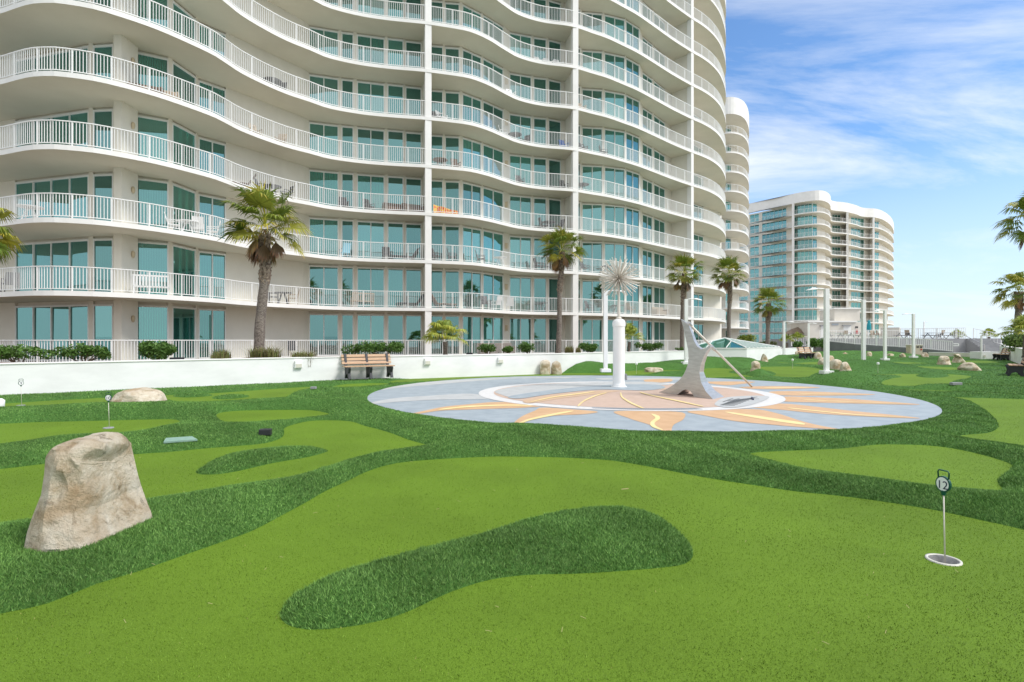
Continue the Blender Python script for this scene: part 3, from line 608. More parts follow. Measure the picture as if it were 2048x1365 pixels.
# balcony edge of the near tower, read off two of its slabs
e4 = [(-260,172),(-190,176),(-110,172),(-50,171),(0,164),(30,156),(60,149),(91,147),(121,148),(182,156),(230,166.5),(303,186),(363,206),(424,228.6),(454,243.7),(484,259),(530,277),(575,292)]
e6 = [(620,97),(660,113.5),(721,127),(781,134.7),(848,140.5),(903,147.5),(942,154.4),(978,168),(1009,184.5),(1039,198.5),(1084,208.9),(1145,215.5)]
edgeA = [(p, 10.944*F/(HZ-y)) for p, y in e4] + [(p, 16.944*F/(HZ-y)) for p, y in e6]
edgeA += [(1185,40.9),(1215,41.6),(1245,42.6),(1275,43.7),(1310,45.4),(1345,47.3),(1383,49.3),(1405,50.4),(1425,51.8),(1440,53.6),(1449,56),(1452,58.4),(1450,60.6)]
q = 1.0945
W_ = lambda a, ya, b, yb, n: ('W', a, ya*q, b, yb*q, n)
P_ = lambda a, ya, b, yb: ('P', a, ya*q, b, yb*q, 0)
segA = [P_(-420,27,-140,26.4), W_(-140,26.4,-20,25.1,3), P_(-20,25.1,30,24.6), W_(30,24.6,177,23.4,4), P_(177,23.4,186,23.4), W_(186,23.4,226,23.3,1), P_(226,23.3,273,23.9), W_(273,23.9,337,24.5,1), P_(337,24.5,345,24.7), W_(345,24.7,392,26.2,1), P_(392,26.2,397,26.5),
 W_(397,26.5,452,27.5,2), P_(452,27.5,607,31.2), P_(607,31.2,618,31.6), W_(618,31.6,677,32.1,2), P_(677,32.1,683,32.15), W_(683,32.15,707,32.3,1), P_(707,32.3,714,32.4), W_(714,32.4,769,32.8,2), P_(769,32.8,775,32.8), W_(775,32.8,807,33,1), P_(807,33,811,33.1), W_(811,33.1,843,33.3,1), P_(843,33.3,861,33.6),
 W_(861,33.6,886,33.7,1), P_(886,33.7,890,33.8), W_(890,33.8,919,33.9,1), P_(919,33.9,925,34), W_(925,34,963,35,2), P_(963,35,966,35.1), W_(966,35.1,1007,36.5,2), P_(1007,36.5,1019,37.1), W_(1019,37.1,1063,37.6,2), P_(1063,37.6,1067,37.7), W_(1067,37.7,1093,37.9,1), P_(1093,37.9,1097,38), W_(1097,38,1122,38.4,1), P_(1122,38.4,1154,39.0),
 W_(1154,39.0,1161,39.1,1), P_(1161,39.1,1164,39.4), W_(1164,39.4,1205,39.6,2), P_(1205,39.6,1209,39.7), W_(1209,39.7,1250,40.3,2), P_(1250,40.3,1252,40.4), W_(1252,40.4,1279,41.5,2), P_(1279,41.5,1285,42.6), W_(1285,42.6,1305,43.8,2), P_(1305,43.8,1308,44), W_(1308,44,1330,45.6,2), P_(1330,45.6,1387,50.5),
 W_(1387,50.5,1407,52,2), P_(1407,52,1440,54.5), P_(1440,54.5,1443,60), P_(1443,60,1440,70)]
towerA, EA, EApx = tower('apartment_tower', 'nearest white tower with long wavy balconies filling the left of the view', edgeA, [857,1150,1384], segA,
    [(857,845,33.9*q,.4),(1150,1126,39.2*q,.42),(1384,1334,47.0*q,.4)], 12, .118, 98, side={(27,2):1,(33,3):1,(33,1):1,(21,4):1})
# pillar standing on each balcony of the left bay, with shell shaped lamps
mb = MB(); x0, x1, yy = ax(227, 24.9), ax(243, 24.9), 24.9
mb.box(((x0+x1)/2, yy+.55, 18.2), (x1-x0, 1.1, 36.2)); mb.build('pillar', M['stucco'], towerA)
mb = MB()
def lampmesh(mb, x, y, z):
    b0 = len(mb.v)
    for i in range(7):
        t = math.pi*i/6; r = .11*math.sin(t)*(1.15-.3*i/6)
        for k in range(8): a = 2*math.pi*k/8; mb.v.append((x + r*.6*math.cos(a), y + r*math.sin(a), z + .17*math.cos(t)))
    for i in range(6):
        for k in range(8): mb.f.append((b0+i*8+k, b0+(i+1)*8+k, b0+(i+1)*8+(k+1) % 8, b0+i*8+(k+1) % 8)); mb.m.append(0)
for k in range(-1, 6):
    mb = MB(); z = (FLOOR1+3*k if k >= 0 else .45) + 2.05; lampmesh(mb, x1+.05, yy+.7, z); mb.build('wall_lamp', M['sconce'], towerA, smooth=True)
    mb = MB(); xx = ax(1013, 36.8*q); mb.box((xx, 36.7*q-.05, z-.1), (.2,.1,.4)); mb.build('wall_lamp', M['sconce'], towerA)
def edge_y(px): return float(np.interp(px, EApx, EA[:, 1]))

# second wing, its round end showing past the first
tower('apartment_wing', 'rounded end of a white tower showing just behind the nearest tower', [(1395,90),(1420,87),(1440,85.2),(1462,84.6),(1480,85.3),(1491,87),(1497,90),(1498,94),(1494,98)], [], 
  [P_(1425,83,1451,82), W_(1451,82,1462,82.6,1), P_(1462,82.6,1476,84), P_(1476,84,1479,90)], [], 12, .3, 10, dvec=(-.5,.87), depth=8, posts=2, parapet=2.4)
# far tower
edgeC = [(1462,158),(1480,153.5),(1497,150.7),(1520,148),(1550,144.8),(1580,141),(1600,138.9),(1625,137.2),(1642,137),(1655,139),(1661,142.5),(1662,146.5),(1672,148),(1690,149),(1712,152),(1722,154.5),(1735,155.5),(1750,156),(1766,159),(1779,165),(1786,172),(1788,180)]
def Wc(a, ya, b, yb, n): return ('W', a, ya, b, yb, n)
def Pc(a, ya, b, yb): return ('P', a, ya, b, yb, 0)
segC = [Pc(1465,161,1474,159), Wc(1474,159,1496,155,3), Pc(1496,155,1500,154), Wc(1500,154,1518,152,2), Pc(1518,152,1524,151), Wc(1524,151,1573,145.5,6), Pc(1573,145.5,1586,143.5), Wc(1586,143.5,1625,140.6,5), Wc(1625,140.6,1634,141.5,1), Pc(1634,141.5,1650,145), Pc(1650,145,1652,152.5), Pc(1652,152.5,1664,152.5), Wc(1664,152.5,1681,153,3),
  Pc(1681,153,1702,156), Wc(1702,156,1728,158,4), Pc(1728,158,1748,161), Wc(1748,161,1758,162,2), Pc(1758,162,1774,171), Pc(1774,171,1776,185)]
segC = [(k_, a, ya-(1.5 if a < 1640 else .8), b, yb-(1.5 if b < 1640 else .8), n_) for k_, a, ya, b, yb, n_ in segC]
tower('far_apartment_tower', 'distant white tower with glass bands and a flat parapet beyond the putting course', edgeC, [1584,1694,1745], segC,
  [(1584,1580,146,.55),(1694,1690,156,.55),(1745,1736,160,.5)], 12, .36, 98, dvec=(-.56,.83), depth=12, step=1.0, posts=2.4, parapet=2.3)

# ================================================================== LOW WALLS
def wallrun(name, label, pts, z0, z1, w=.25, cap=True, m='whitewall', closed=False):
    t = thing(name, label, 'wall', (*pts[0], 0)); mb = MB(); mb.sweep(pts, w, z0, z1); mb.build('wall_face', M[m], t)
    if cap: mb = MB(); mb.sweep(pts, w+.05, z1, z1+.04); mb.build('wall_cap', M['cap'], t, bevel=.01)
    return t
WS = [tuple(p) for p in spline([(x, y+.13) for x, y in WALLP], .8)]
wallrun('planter_wall', 'long low white stucco wall between the putting course and the planting bed', WS, -.2, .87)
bed = list(spline([(x, y+.3) for x, y in WALLP], 1.5)); back = list(spline([(ax(p, y), y-.1) for p, y in [(-250,25.5),(0,24),(230,23.4),(424,26.4),(530,29.6),(650,32.3),(857,34.2),(980,36),(1148,39.6),(1250,42.5),(1383,49)]], 1.5))
pl = bed + back[::-1]; pa = np.array(pl)
o = ztri('planting_bed', [tuple(p) for p in pa], .58, M['mulch'], False)
flat('patio', [(-40,24),(-16,22),(-2,33),(8,38),(19,46),(25,54.5),(32.5,64),(36,90),(-40,90)], .5, M['deck'])
RWP = [(4.2,.5),(16.5,15.6),(28.4,30.2),(36.5,40.2),(44,49.4)]
wallrun('parapet_wall', 'white parapet wall running along the right edge of the course', RWP, -.2, .98, .3)
wallrun('retaining_wall', 'short white wall behind the bench beside the glass skylight', [(20.6,43.2),(26.4,52.5),(33.5,61.5)], -.2, .72, .3)

# ================================================================== SKYLIGHT
A_, B_, C_, D_ = (11.6,37.0), (15.75,36.9), (20.85,42.6), (16.4,43.4)
t = thing('skylight', 'green glass pyramid skylight on a white box beside the putting course', 'skylight', (15.8,38,0))
mb = MB(); mb.hexa([(*p, -.2) for p in (A_, B_, C_, D_)] + [(*p, .93) for p in (A_, B_, C_, D_)]); mb.build('skylight_base', M['whitewall'], t)
cx_, cy_ = 15.9, 39.6; grow = lambda p, s: (cx_+(p[0]-cx_)*s, cy_+(p[1]-cy_)*s)
cr = [grow(p, 1.015) for p in (A_, B_, C_, D_)]
mb = MB(); mb.hexa([(*p, .93) for p in cr] + [(*p, .99) for p in cr]); mb.build('skylight_curb', M['cap'], t)
ap = (ax(1449, 39.6), 39.6, 1.66); rb = [(*grow(p, .96), .995) for p in (A_, B_, C_, D_)]
mb = MB()
for i in range(4): mb.tri(rb[i], rb[(i+1) % 4], ap)
mb.build('glass_roof', M['roofglass'], t)
mb = MB(); lift = Vector((0,0,.02))
for i in range(4):
    p, q2 = Vector(rb[i]), Vector(rb[(i+1) % 4]); av = Vector(ap)
    mb.beam(p+lift, av+lift, .07, .05)
    n = 9 if i == 1 else 3
    for k in range(1, n):
        b_ = p.lerp(q2, k/n); s = 1-abs(2*k/n-1)
        side_ = p if k/n < .5 else q2; hip = side_.lerp(av, s) 
        mb.beam(b_+lift, hip+lift, .05, .04)
mb.build('glazing_bars', M['rail'], t)

# ================================================================== SUNDIAL SCULPTURE
P0, P1 = np.array(gp(1317,786)), np.array(gp(1426,800))
def onplane(px, py):
    s = (px-1024)/F; d = P1-P0; # X = s*Y on the line P0 + k d
    k = (s*P0[1]-P0[0])/(d[0]-s*d[1]); y = P0[1]+k*d[1]; return Vector((s*y, y, max(.013, az(py, y))))
ol = [(1362,639),(1370,644),(1377,650),(1380,658),(1383,666),(1388,682),(1394,693),(1402,699),(1411,697.5),(1418,691),(1421,694),(1414,702),(1408,712),(1402,728),(1398.5,745),(1402,765),(1412,784),(1426,800),(1407,797),(1388,794.5),(1384,787),(1380,782),(1372,779),(1364,782),(1360,786),(1354,792),(1335,789),(1317,786),(1331,779.5),(1344,772),(1359,760),(1367,750),(1371,742),(1376,728),(1377,718),(1376,700),(1372,680),(1367,657)]
fr_ = [onplane(*p) for p in ol]; dn = Vector((.64,.77,0)).normalized()
def thick(z): return .08 + .33*max(0, 1-z/2.1) + .42*max(0, 1-z/.8)**2
t = thing('sundial', 'brushed steel sundial sculpture with curved legs and a slanting rod on the plaza', 'sundial', tuple(fr_[0][:2]) + (0,))
bk_ = [p + dn*thick(p.z) for p in fr_]; n = len(fr_)
pd = (P1-P0)/np.hypot(*(P1-P0)); flat2 = [Vector(((p.x-P0[0])*pd[0]+(p.y-P0[1])*pd[1], p.z)) for p in fr_]
cd2 = delaunay_2d_cdt(flat2, [(i, (i+1) % n) for i in range(n)], [], 1, 1e-6); assert len(cd2[0]) == n
order = [o_[0] for o_ in cd2[3]]
bm = bmesh.new(); vf = [bm.verts.new(p) for p in fr_]; vb = [bm.verts.new(p) for p in bk_]
for fc in cd2[2]:
    ii = [order[i] for i in fc]; bm.faces.new([vf[i] for i in ii]); bm.faces.new([vb[i] for i in ii][::-1])
for i in range(n): bm.faces.new((vf[i], vb[i], vb[(i+1) % n], vf[(i+1) % n]))
bmesh.ops.recalc_face_normals(bm, faces=bm.faces)
bmesh.ops.translate(bm, verts=bm.verts, vec=-Vector(PL[t.name]))
me = bpy.data.meshes.new('sculpted_support'); bm.to_mesh(me); bm.free(); me.materials.append(M['metal']); o = bpy.data.objects.new('sculpted_support', me); S.collection.objects.link(o); o.parent = t
top = onplane(1376,648) + dn*.06; gx, gy = gp(1504,775); gnd = Vector((gx, gy, .02)); 
mb = MB(); mb.tube([top, gnd], [.034,.03], 12); mb.build('gnomon_rod', M['spike'], t, smooth=True)
mid = top.lerp(gnd, .36); hd = onplane(1419,692)+dn*.05
mb = MB(); mb.tube([top - (gnd-top).normalized()*.05, top + (gnd-top).normalized()*.12], .05, 12); mb.build('rod_collar', M['metal'], t, smooth=False)
mb = MB(); mb.tube([top.lerp(gnd, .31), top.lerp(gnd, .37)], .048, 12); mb.beam(hd, mid, .05); mb.build('rod_collar', M['metal'], t)
# ================================================================== STARBURST COLUMN
bx, by = gp(1239, 775.5); by += .1
t = thing('starburst_column', 'white round column topped by a spiky metal starburst on the plaza', 'sculpture', (bx, by, 0))
mb = MB(); mb.lathe([(.0,.014),(.25,.014),(.25,.04),(.2,.045),(.2,.1),(.188,.12),(.188,1.9),(.192,1.93),(.205,1.95),(.205,2.06),(.19,2.11),(.15,2.16),(.05,2.19),(0,2.19)], (bx, by), 40); mb.build('column_shaft', M['white'], t, smooth=True).modifiers.new('e', 'EDGE_SPLIT')
SC = Vector((bx, by, az(557, by)))
mb = MB(); mb.lathe([(.0,2.16),(.10,2.18),(.09,2.22),(.05,2.24),(0,2.24)], (bx, by), 16); mb.lathe([(.047,2.2),(.033,SC.z),(0,SC.z)], (bx, by), 12); mb.build('mast', M['spike'], t, smooth=True)
mb = MB()
for i in range(9):
    for k in range(12): pass
b0 = 0; mbh = MB(); prof = [(.085*math.sin(math.pi*i/8), SC.z-.085*math.cos(math.pi*i/8)) for i in range(9)]; mbh.lathe(prof, (bx, by), 16); mbh.build('hub', M['brown'], t, smooth=True)
ga = math.pi*(3-math.sqrt(5)); NS = 165; late = MB(); made = 0
for i in range(NS):
    z = 1-2*(i+.5)/NS; r = math.sqrt(1-z*z); d = Vector((r*math.cos(ga*i), r*math.sin(ga*i), z)); l = .70*random.uniform(.86, 1.04)
    if z < -.93: continue
    if i % 5 < 3 and made < 98: mb = MB(); mb.tube([SC + d*.07, SC + d*l], [.010,.0125], 5); mb.build('spike', M['spike'], t); made += 1
    else: late.tube([SC + d*.07, SC + d*l], [.010,.0125], 5)
tag(late.build('spike', M['spike'], t), kind='stuff')
mb = MB(); mb.box((bx+.215, by-.05, .33), (.06,.09,.2)); mb.build('junction_box', M['graystep'], t, bevel=.008)

# ================================================================== LIGHT POLES
def pole_proto(loc, label, head_dir=-1):
    t = thing('light_pole', label, 'street lamp', loc, 0, 'white light poles along the course')
    lx, ly, _ = loc
    mb = MB(); mb.box((lx, ly, loc[2]+.07), (.42,.42,.14)); mb.build('pole_base', M['white'], t, bevel=.012)
    mb = MB(); mb.box((lx, ly, .14+1.74), (.17,.17,3.48)); mb.build('pole_shaft', M['white'], t, bevel=.008)
    mb = MB(); mb.box((lx, ly-.09, .42), (.09,.02,.14)); mb.build('access_cover', M['white'], t, bevel=.004)
    mb = MB(); mb.tube([(lx, ly, 3.55), (lx+.16, ly, 3.62), (lx+.34, ly, 3.63), (lx+.45, ly, 3.61)], .028, 8); mb.build('lamp_arm', M['white'], t, smooth=True)
    mb = MB(); n = 14; b0 = len(mb.v); L_, W2 = .42, .13       # almond shaped, slightly domed head
    rings = []
    for j, (s, dz) in enumerate(((1, -.015), (1.0, .01), (.7, .045), (.0, .06))):
        for k in range(n):
            a = 2*math.pi*k/n; mb.v.append((lx+.62 + L_*.5*s*math.cos(a)*1.15, ly + W2*s*math.sin(a), 3.59 + dz - .03*math.cos(a)))
    for j in range(3):
        for k in range(n): mb.f.append((b0+j*n+k, b0+j*n+(k+1) % n, b0+(j+1)*n+(k+1) % n, b0+(j+1)*n+k)); mb.m.append(0)
    h = mb.build('lamp_head', M['white'], t, smooth=True)
    mb = MB(); mb.lathe([(0,3.572),(.1,3.572),(.1,3.578),(0,3.578)], (lx+.62, ly), 14); mb.build('lens', M['lampglass'], h)
    return t
plist = [(1211,746.5,0,1.0,'first white light pole left of the starburst column'), (1372,731,0,1.0,'white light pole standing behind the steel sundial'), (1653,750.5,180,1.03,'nearest white light pole, between the skylight and the paired boulders'),
 (1727,733,180,1.04,'second white light pole in the right hand row, before the service building'), (1770,723,180,1.02,'third white light pole in the right hand row, before the ramp'), (1827,718,180,.96,'fourth white light pole beside the beige litter bin'),
 (1568,718,0,.86,'white light pole at the right hand corner of the skylight'), (1617,708,0,.9,'thin white light pole against the cream service building')]
pp = None
for i, (px, py, rz, sc, lb) in enumerate(plist):
    x, y, pz = onturf(px, py-2)
    if pp is None: pp = pole_proto((x, y, pz), lb); pp.scale = (1,1,sc)
    else: dup(pp, (x, y, pz), R(rz), lb, scale=(1,1,sc))
y = 72; dup(pp, (ax(1848, y), y, 1.5), R(20), 'small light pole standing on the raised deck beyond the ramp', scale=(.7,.7,.7))

# ================================================================== BENCHES
def bench(loc, rz, label):
    t = thing('park_bench', label, 'bench', (0,0,0), 0, 'benches around the course'); Lh = .9
    for i in range(3):
        mb = MB(); mb.box((0, .06 + .145*i - .17, .435), (1.84,.125,.035)); mb.build('seat_slat', M['bench_wood'], t, bevel=.006)
    for i in range(3):
        mb = MB(); z = .56 + .125*i; y = .30 + .05*i - .02
        c, s = math.cos(R(18)), math.sin(R(18)); p = []
        for zz in (-.05,.05):
            for xx, yy in ((-.92,-.018),(.92,-.018),(.92,.018),(-.92,.018)): p.append((xx, y + yy*c + zz*s, z + zz*c - yy*s))
        mb.hexa(p); mb.build('back_slat', M['bench_wood'], t, bevel=.006)
    for x in (-.78, 0, .78):
        mb = MB()
        pr = [(-.25,0),(-.17,0),(-.10,.13),(.0,.17),(.10,.13),(.17,0),(.28,0),(.24,.2),(.27,.4),(.335,.62),(.40,.875),(.355,.885),(.30,.70),(.245,.50),(.22,.417),(-.2,.417),(-.25,.39),(-.19,.2)]
        n = len(pr); b0 = len(mb.v); w = .045
        mb.v += [(x-w, a, b) for a, b in pr] + [(x+w, a, b) for a, b in pr]
        mb.f.append(tuple(b0+i for i in range(n))); mb.f.append(tuple(b0+n+i for i in reversed(range(n)))); mb.m += [0, 0]
        for i in range(n): mb.f.append((b0+i, b0+n+i, b0+n+(i+1) % n, b0+(i+1) % n)); mb.m.append(0)
        mb.build('bench_leg', M['black'], t, bevel=.006)
    t.location = loc; t.rotation_euler.z = rz; return t
wx = np.array(WS); wi = int(np.argmin(np.abs(wx[:, 0]/wx[:, 1]*F+1024 - 723))); wd = wx[wi+1]-wx[wi-1]; wn = np.array((wd[1], -wd[0]))/np.hypot(*wd)
bn = bench((wx[wi][0]+wn[0]*.62, wx[wi][1]+wn[1]*.62, .12), math.atan2(wd[1], wd[0]), 'tan slatted bench with black legs against the white planter wall')
x, y, z = onturf(1617, 718); dup(bn, (x, y, z), R(32), 'small distant bench beside a boulder in front of the short white wall')
x, y = gp(2001, 722.5); dup(bn, (x, y, gz(x, y)), R(-116), 'bench seen end on against the far part of the right parapet wall')
x, y = gp(2052, 757); dup(bn, (x+.35, y+.9, gz(x, y)), R(-130), 'bench cut off by the right edge of the view')

# ================================================================== ROCKS
def rock(label, rows, y0, depth=.8, slope=0, rough=.06, seed=0, sink=.0, exp=2.7, nr=30, na=56, group='boulders on the course', foot=None):
    """rows: (py, px left, px right) from top to bottom, seen at distance y0"""
    rows = sorted(rows, key=lambda r: -r[0]); yf = y0; yd = np.interp([r[0] for r in rows], [rows[-1][0], rows[0][0]], [y0, yf]); z = np.array([az(r[0], q_) for r, q_ in zip(rows, yd)]); z[0] = 0; z = np.maximum.accumulate(np.maximum(z, 0)) + np.arange(len(z))*1e-4; 
    xl = np.array([ax(r[1], y0) for r in rows]); xr = np.array([ax(r[2], y0) for r in rows]); H = z[-1]
    cxm = (xl[0]+xr[0])/2; wid = xr[0]-xl[0]; v = []; f = []; rnd = Vector((seed*3.7, seed*1.3, seed*2.1))
    zz = np.r_[-.06, np.linspace(0, H, nr)]
    g0 = float(mound(np.array([[cxm, y0]]))[0]) if foot is None else foot
    for i, h in enumerate(zz):
        a, b = np.interp(max(h, 0), z, xl), np.interp(max(h, 0), z, xr); c = (a+b)/2; w = max((b-a)/2, .01); d = w*depth if True else 0
        d = (wid/2*depth)*(.45 + .55*w/(wid/2)); k = 1
        if h > .86*H: k = math.sqrt(max(.05, 1-((h-.86*H)/(.14*H))**2*.75))
        for j in range(na):
            t = 2*math.pi*j/na; ct, st = math.cos(t), math.sin(t); e = 2/exp
            px_ = w*k*math.copysign(abs(ct)**e, ct); py_ = d*k*math.copysign(abs(st)**e, st)
            p = Vector((c + px_, y0 + py_ + slope*(c+px_-cxm), h)); q_ = (p*1.6/max(wid, .3)) + rnd
            nn = noise.fractal(q_, .9, 2.1, 6, noise_basis='PERLIN_ORIGINAL'); n2 = noise.cell(q_*1.7)-.5; rid = abs(noise.noise(q_*1.3))-.25
            n3 = abs(noise.noise(q_*3.1)) - .2; m = wid*rough*(nn*1.0 + n2*.12 - rid*1.2 - n3*.7); dirv = Vector((ct, st, 0)); p += dirv*m; p.z += wid*rough*.6*nn*(1 if i > 3 else 0)
            v.append(p)
    n = len(zz); zf = z + g0*.8
    rr = random.Random(seed*17+3); cen = Vector((cxm, y0, H*.45))
    for _ in range(15):
        a_ = rr.uniform(0, 6.283); el_ = rr.uniform(-.25, .75); nv = Vector((math.cos(a_)*math.cos(el_), math.sin(a_)*math.cos(el_), math.sin(el_)))
        mxd = max((p-cen).dot(nv) for p in v); dlim = mxd*rr.uniform(.70, .90)
        for p in v:
            q_ = (p-cen).dot(nv)
            if q_ > dlim: p -= nv*(q_-dlim)*.95
    top_ = rows[-1][0]
    for _ in range(6):                                  # keep the stone true to its outline: height, then each ring's width
        p = min(v, key=lambda p: HZ - (p.z-EH)*F/p.y); zt_ = az(top_, p.y); k_ = zt_/max(p.z, .01)
        for p in v: p.z = p.z*(1 + (k_-1)) if p.z > 0 else p.z
        for i in range(n):
            ring = v[i*na:(i+1)*na]; pj = [(p.x/p.y*F+1024, p) for p in ring]; lo_, hi_ = min(pj, key=lambda q: q[0])[1], max(pj, key=lambda q: q[0])[1]
            tg = []
            for p, c_ in ((lo_, 1), (hi_, 2)): yy = HZ - (p.z-EH)*F/p.y; tg.append(np.interp(yy, [r[0] for r in rows[::-1]], [r[c_] for r in rows[::-1]]))
            if zz[i] > .9*H: k_ = math.sqrt(max(.1, 1-((zz[i]-.9*H)/(.1*H))**2*.6)); m_ = sum(tg)/2; tg = [m_+(q-m_)*k_ for q in tg]
            xa, xb = lo_.x, hi_.x; na_, nb_ = ax(tg[0], lo_.y), ax(tg[1], hi_.y)
            if abs(xb-xa) > 1e-4:
                for p in ring: p.x = na_ + (p.x-xa)*(nb_-na_)/(xb-xa)
    for i in range(n-1):
        for j in range(na): f.append((i*na+j, i*na+(j+1) % na, (i+1)*na+(j+1) % na, (i+1)*na+j))
    c = sum((v[(n-1)*na+j] for j in range(na)), Vector())/na; r0 = [v[(n-1)*na+j].copy() for j in range(na)]; zt_ = max(p.z for p in r0) - wid*.01
    for k_ in (.85, .66, .42, .2):
        for j in range(na): p = c.lerp(r0[j], k_); p.z = r0[j].z*k_ + zt_*(1-k_) + wid*.018*noise.noise(p*4/max(wid, .3)); v.append(p)
        for j in range(na): f.append(((n-1)*na+j, (n-1)*na+(j+1) % na, n*na+(j+1) % na, n*na+j))
        n += 1
    c = c.copy(); c.z = zt_; v.append(c)
    for j in range(na): f.append(((n-1)*na+j, (n-1)*na+(j+1) % na, len(v)-1))
    o0 = Vector((cxm, y0, 0)); me = bpy.data.meshes.new('boulder'); me.from_pydata([tuple(p-o0) for p in v], [], f); me.materials.append(M['rock'])
    bm = bmesh.new(); bm.from_mesh(me)
    for _ in range(0 if nr > 40 else 2): bmesh.ops.smooth_vert(bm, verts=bm.verts, factor=.5, use_axis_x=True, use_axis_y=True, use_axis_z=True)
    bmesh.ops.recalc_face_normals(bm, faces=bm.faces)
    for fc in bm.faces: fc.smooth = True
    for e in bm.edges:
        if len(e.link_faces) == 2 and e.calc_face_angle(0) > R(32): e.smooth = False
    bm.to_mesh(me); bm.free()
    o = bpy.data.objects.new('boulder', me); S.collection.objects.link(o); o.location = (cxm, y0, 0); tag(o, label, 'boulder', group); return o
rock('big pale limestone boulder with rusty patches in the left foreground', [(864,172,236),(870,150,250),(882,118,258),(897,101,264),(915,91,268),(950,88,276),(990,82,288),(1030,66,303),(1065,54,314),(1085,50,318),(1106,46,300)], 4.02, .78, .12, .062, 3, nr=64, na=120, foot=.05, exp=3.4)
rock('long low boulder by the white wall, behind the number ten marker', [(775,272,300),(781,246,322),(788,232,330),(798,222,334),(806,216,336)], 13.1, .7, 0, .06, 5, foot=.03)
rock('upright block shaped boulder, left one of a pair by the planter wall', [(720,1083,1096),(724,1081,1100),(735,1080,1101),(747,1080,1101)], 24.2, .8, 0, .06, 6, foot=0)
rock('rounded boulder, right one of a pair by the planter wall', [(722,1109,1115),(727,1104,1121),(736,1102,1123),(747,1102,1124)], 24.3, .8, 0, .06, 7, foot=0)
rock('flat slab of rock lying between the starburst column and the sundial', [(735,1292,1318),(738,1288,1326),(743,1289,1327)], 26, .7, 0, .05, 8, foot=.06)
rock('tall craggy boulder on a mound right of the sundial rod', [(722,1504,1516),(726,1502,1520),(735,1503,1521),(742,1500,1520),(749,1499,1521)], 24.2, .8, 0, .08, 9, foot=.0)
rock('pointed boulder before the corner of the skylight box', [(708,1525,1529),(713,1523,1533),(720,1521,1536),(727,1520,1537)], 34.5, .8, 0, .07, 10, foot=.0)
rock('bulky boulder directly behind the nearest right hand light pole', [(719,1664,1678),(724,1659,1684),(735,1657,1684),(750,1655,1684)], 24.4, .8, 0, .08, 11, foot=0)
rock('lumpy boulder, right one of the pair by the nearest right hand light pole', [(724,1686,1694),(730,1681,1698),(740,1679,1703),(751,1677,1706)], 23.8, .8, 0, .09, 12, foot=0)
rock('low wide boulder between the distant bench and the nearest right hand light pole', [(711,1655,1662),(715,1645,1668),(720,1638,1669),(726,1635,1670)], 33, .7, 0, .06, 13, foot=0)
rock('small boulder at the left of the distant bench', [(702,1592,1602),(705,1590,1605),(711,1590,1606)], 50, .8, 0, .05, 14, foot=0)
rock('boulder just right of the distant bench', [(704,1632,1640),(710,1628,1643),(720,1626,1646)], 41, .8, 0, .07, 15, foot=0)
rock('small jagged rock in front of the grey ramp wall, left of the second pole', [(705,1688,1691),(709,1684,1696),(714,1682,1697)], 47, .8, 0, .08, 16, foot=.0)
rock('squarish rock in front of the ramp, right of the second pole', [(704,1734,1743),(708,1733,1744),(715,1733,1744)], 46, .8, 0, .06, 17, foot=0)
rock('thin flat rock close to the third pole, before the ramp', [(707.5,1776,1785),(710,1773,1788),(713,1773,1788)], 48, .7, 0, .05, 18, foot=0)
rock('dark boulder between the third and fourth poles', [(707,1801,1808),(711,1798,1811),(718,1799,1813)], 44, .8, 0, .07, 19, foot=0)
rock('boulder right of the beige litter bin', [(705,1845,1854),(710,1842,1857),(719,1841,1860)], 43, .8, 0, .07, 20, foot=0)
rock('large notched boulder left of the pyramid shaped one', [(712,1878,1896),(717,1877,1899),(725,1874,1901),(732,1872,1904)], 32.5, .8, 0, .09, 21, foot=0)
rock('pyramid shaped boulder before the white low wall', [(708,1912,1916),(714,1908,1922),(720,1905,1928),(727,1902,1934)], 36, .8, 0, .06, 22, foot=0)
rock('broad sloping boulder alone on the right hand turf', [(725,1932,1945),(729,1922,1952),(736,1914,1959),(745,1916,1967)], 26.3, .8, 0, .06, 23, foot=0)

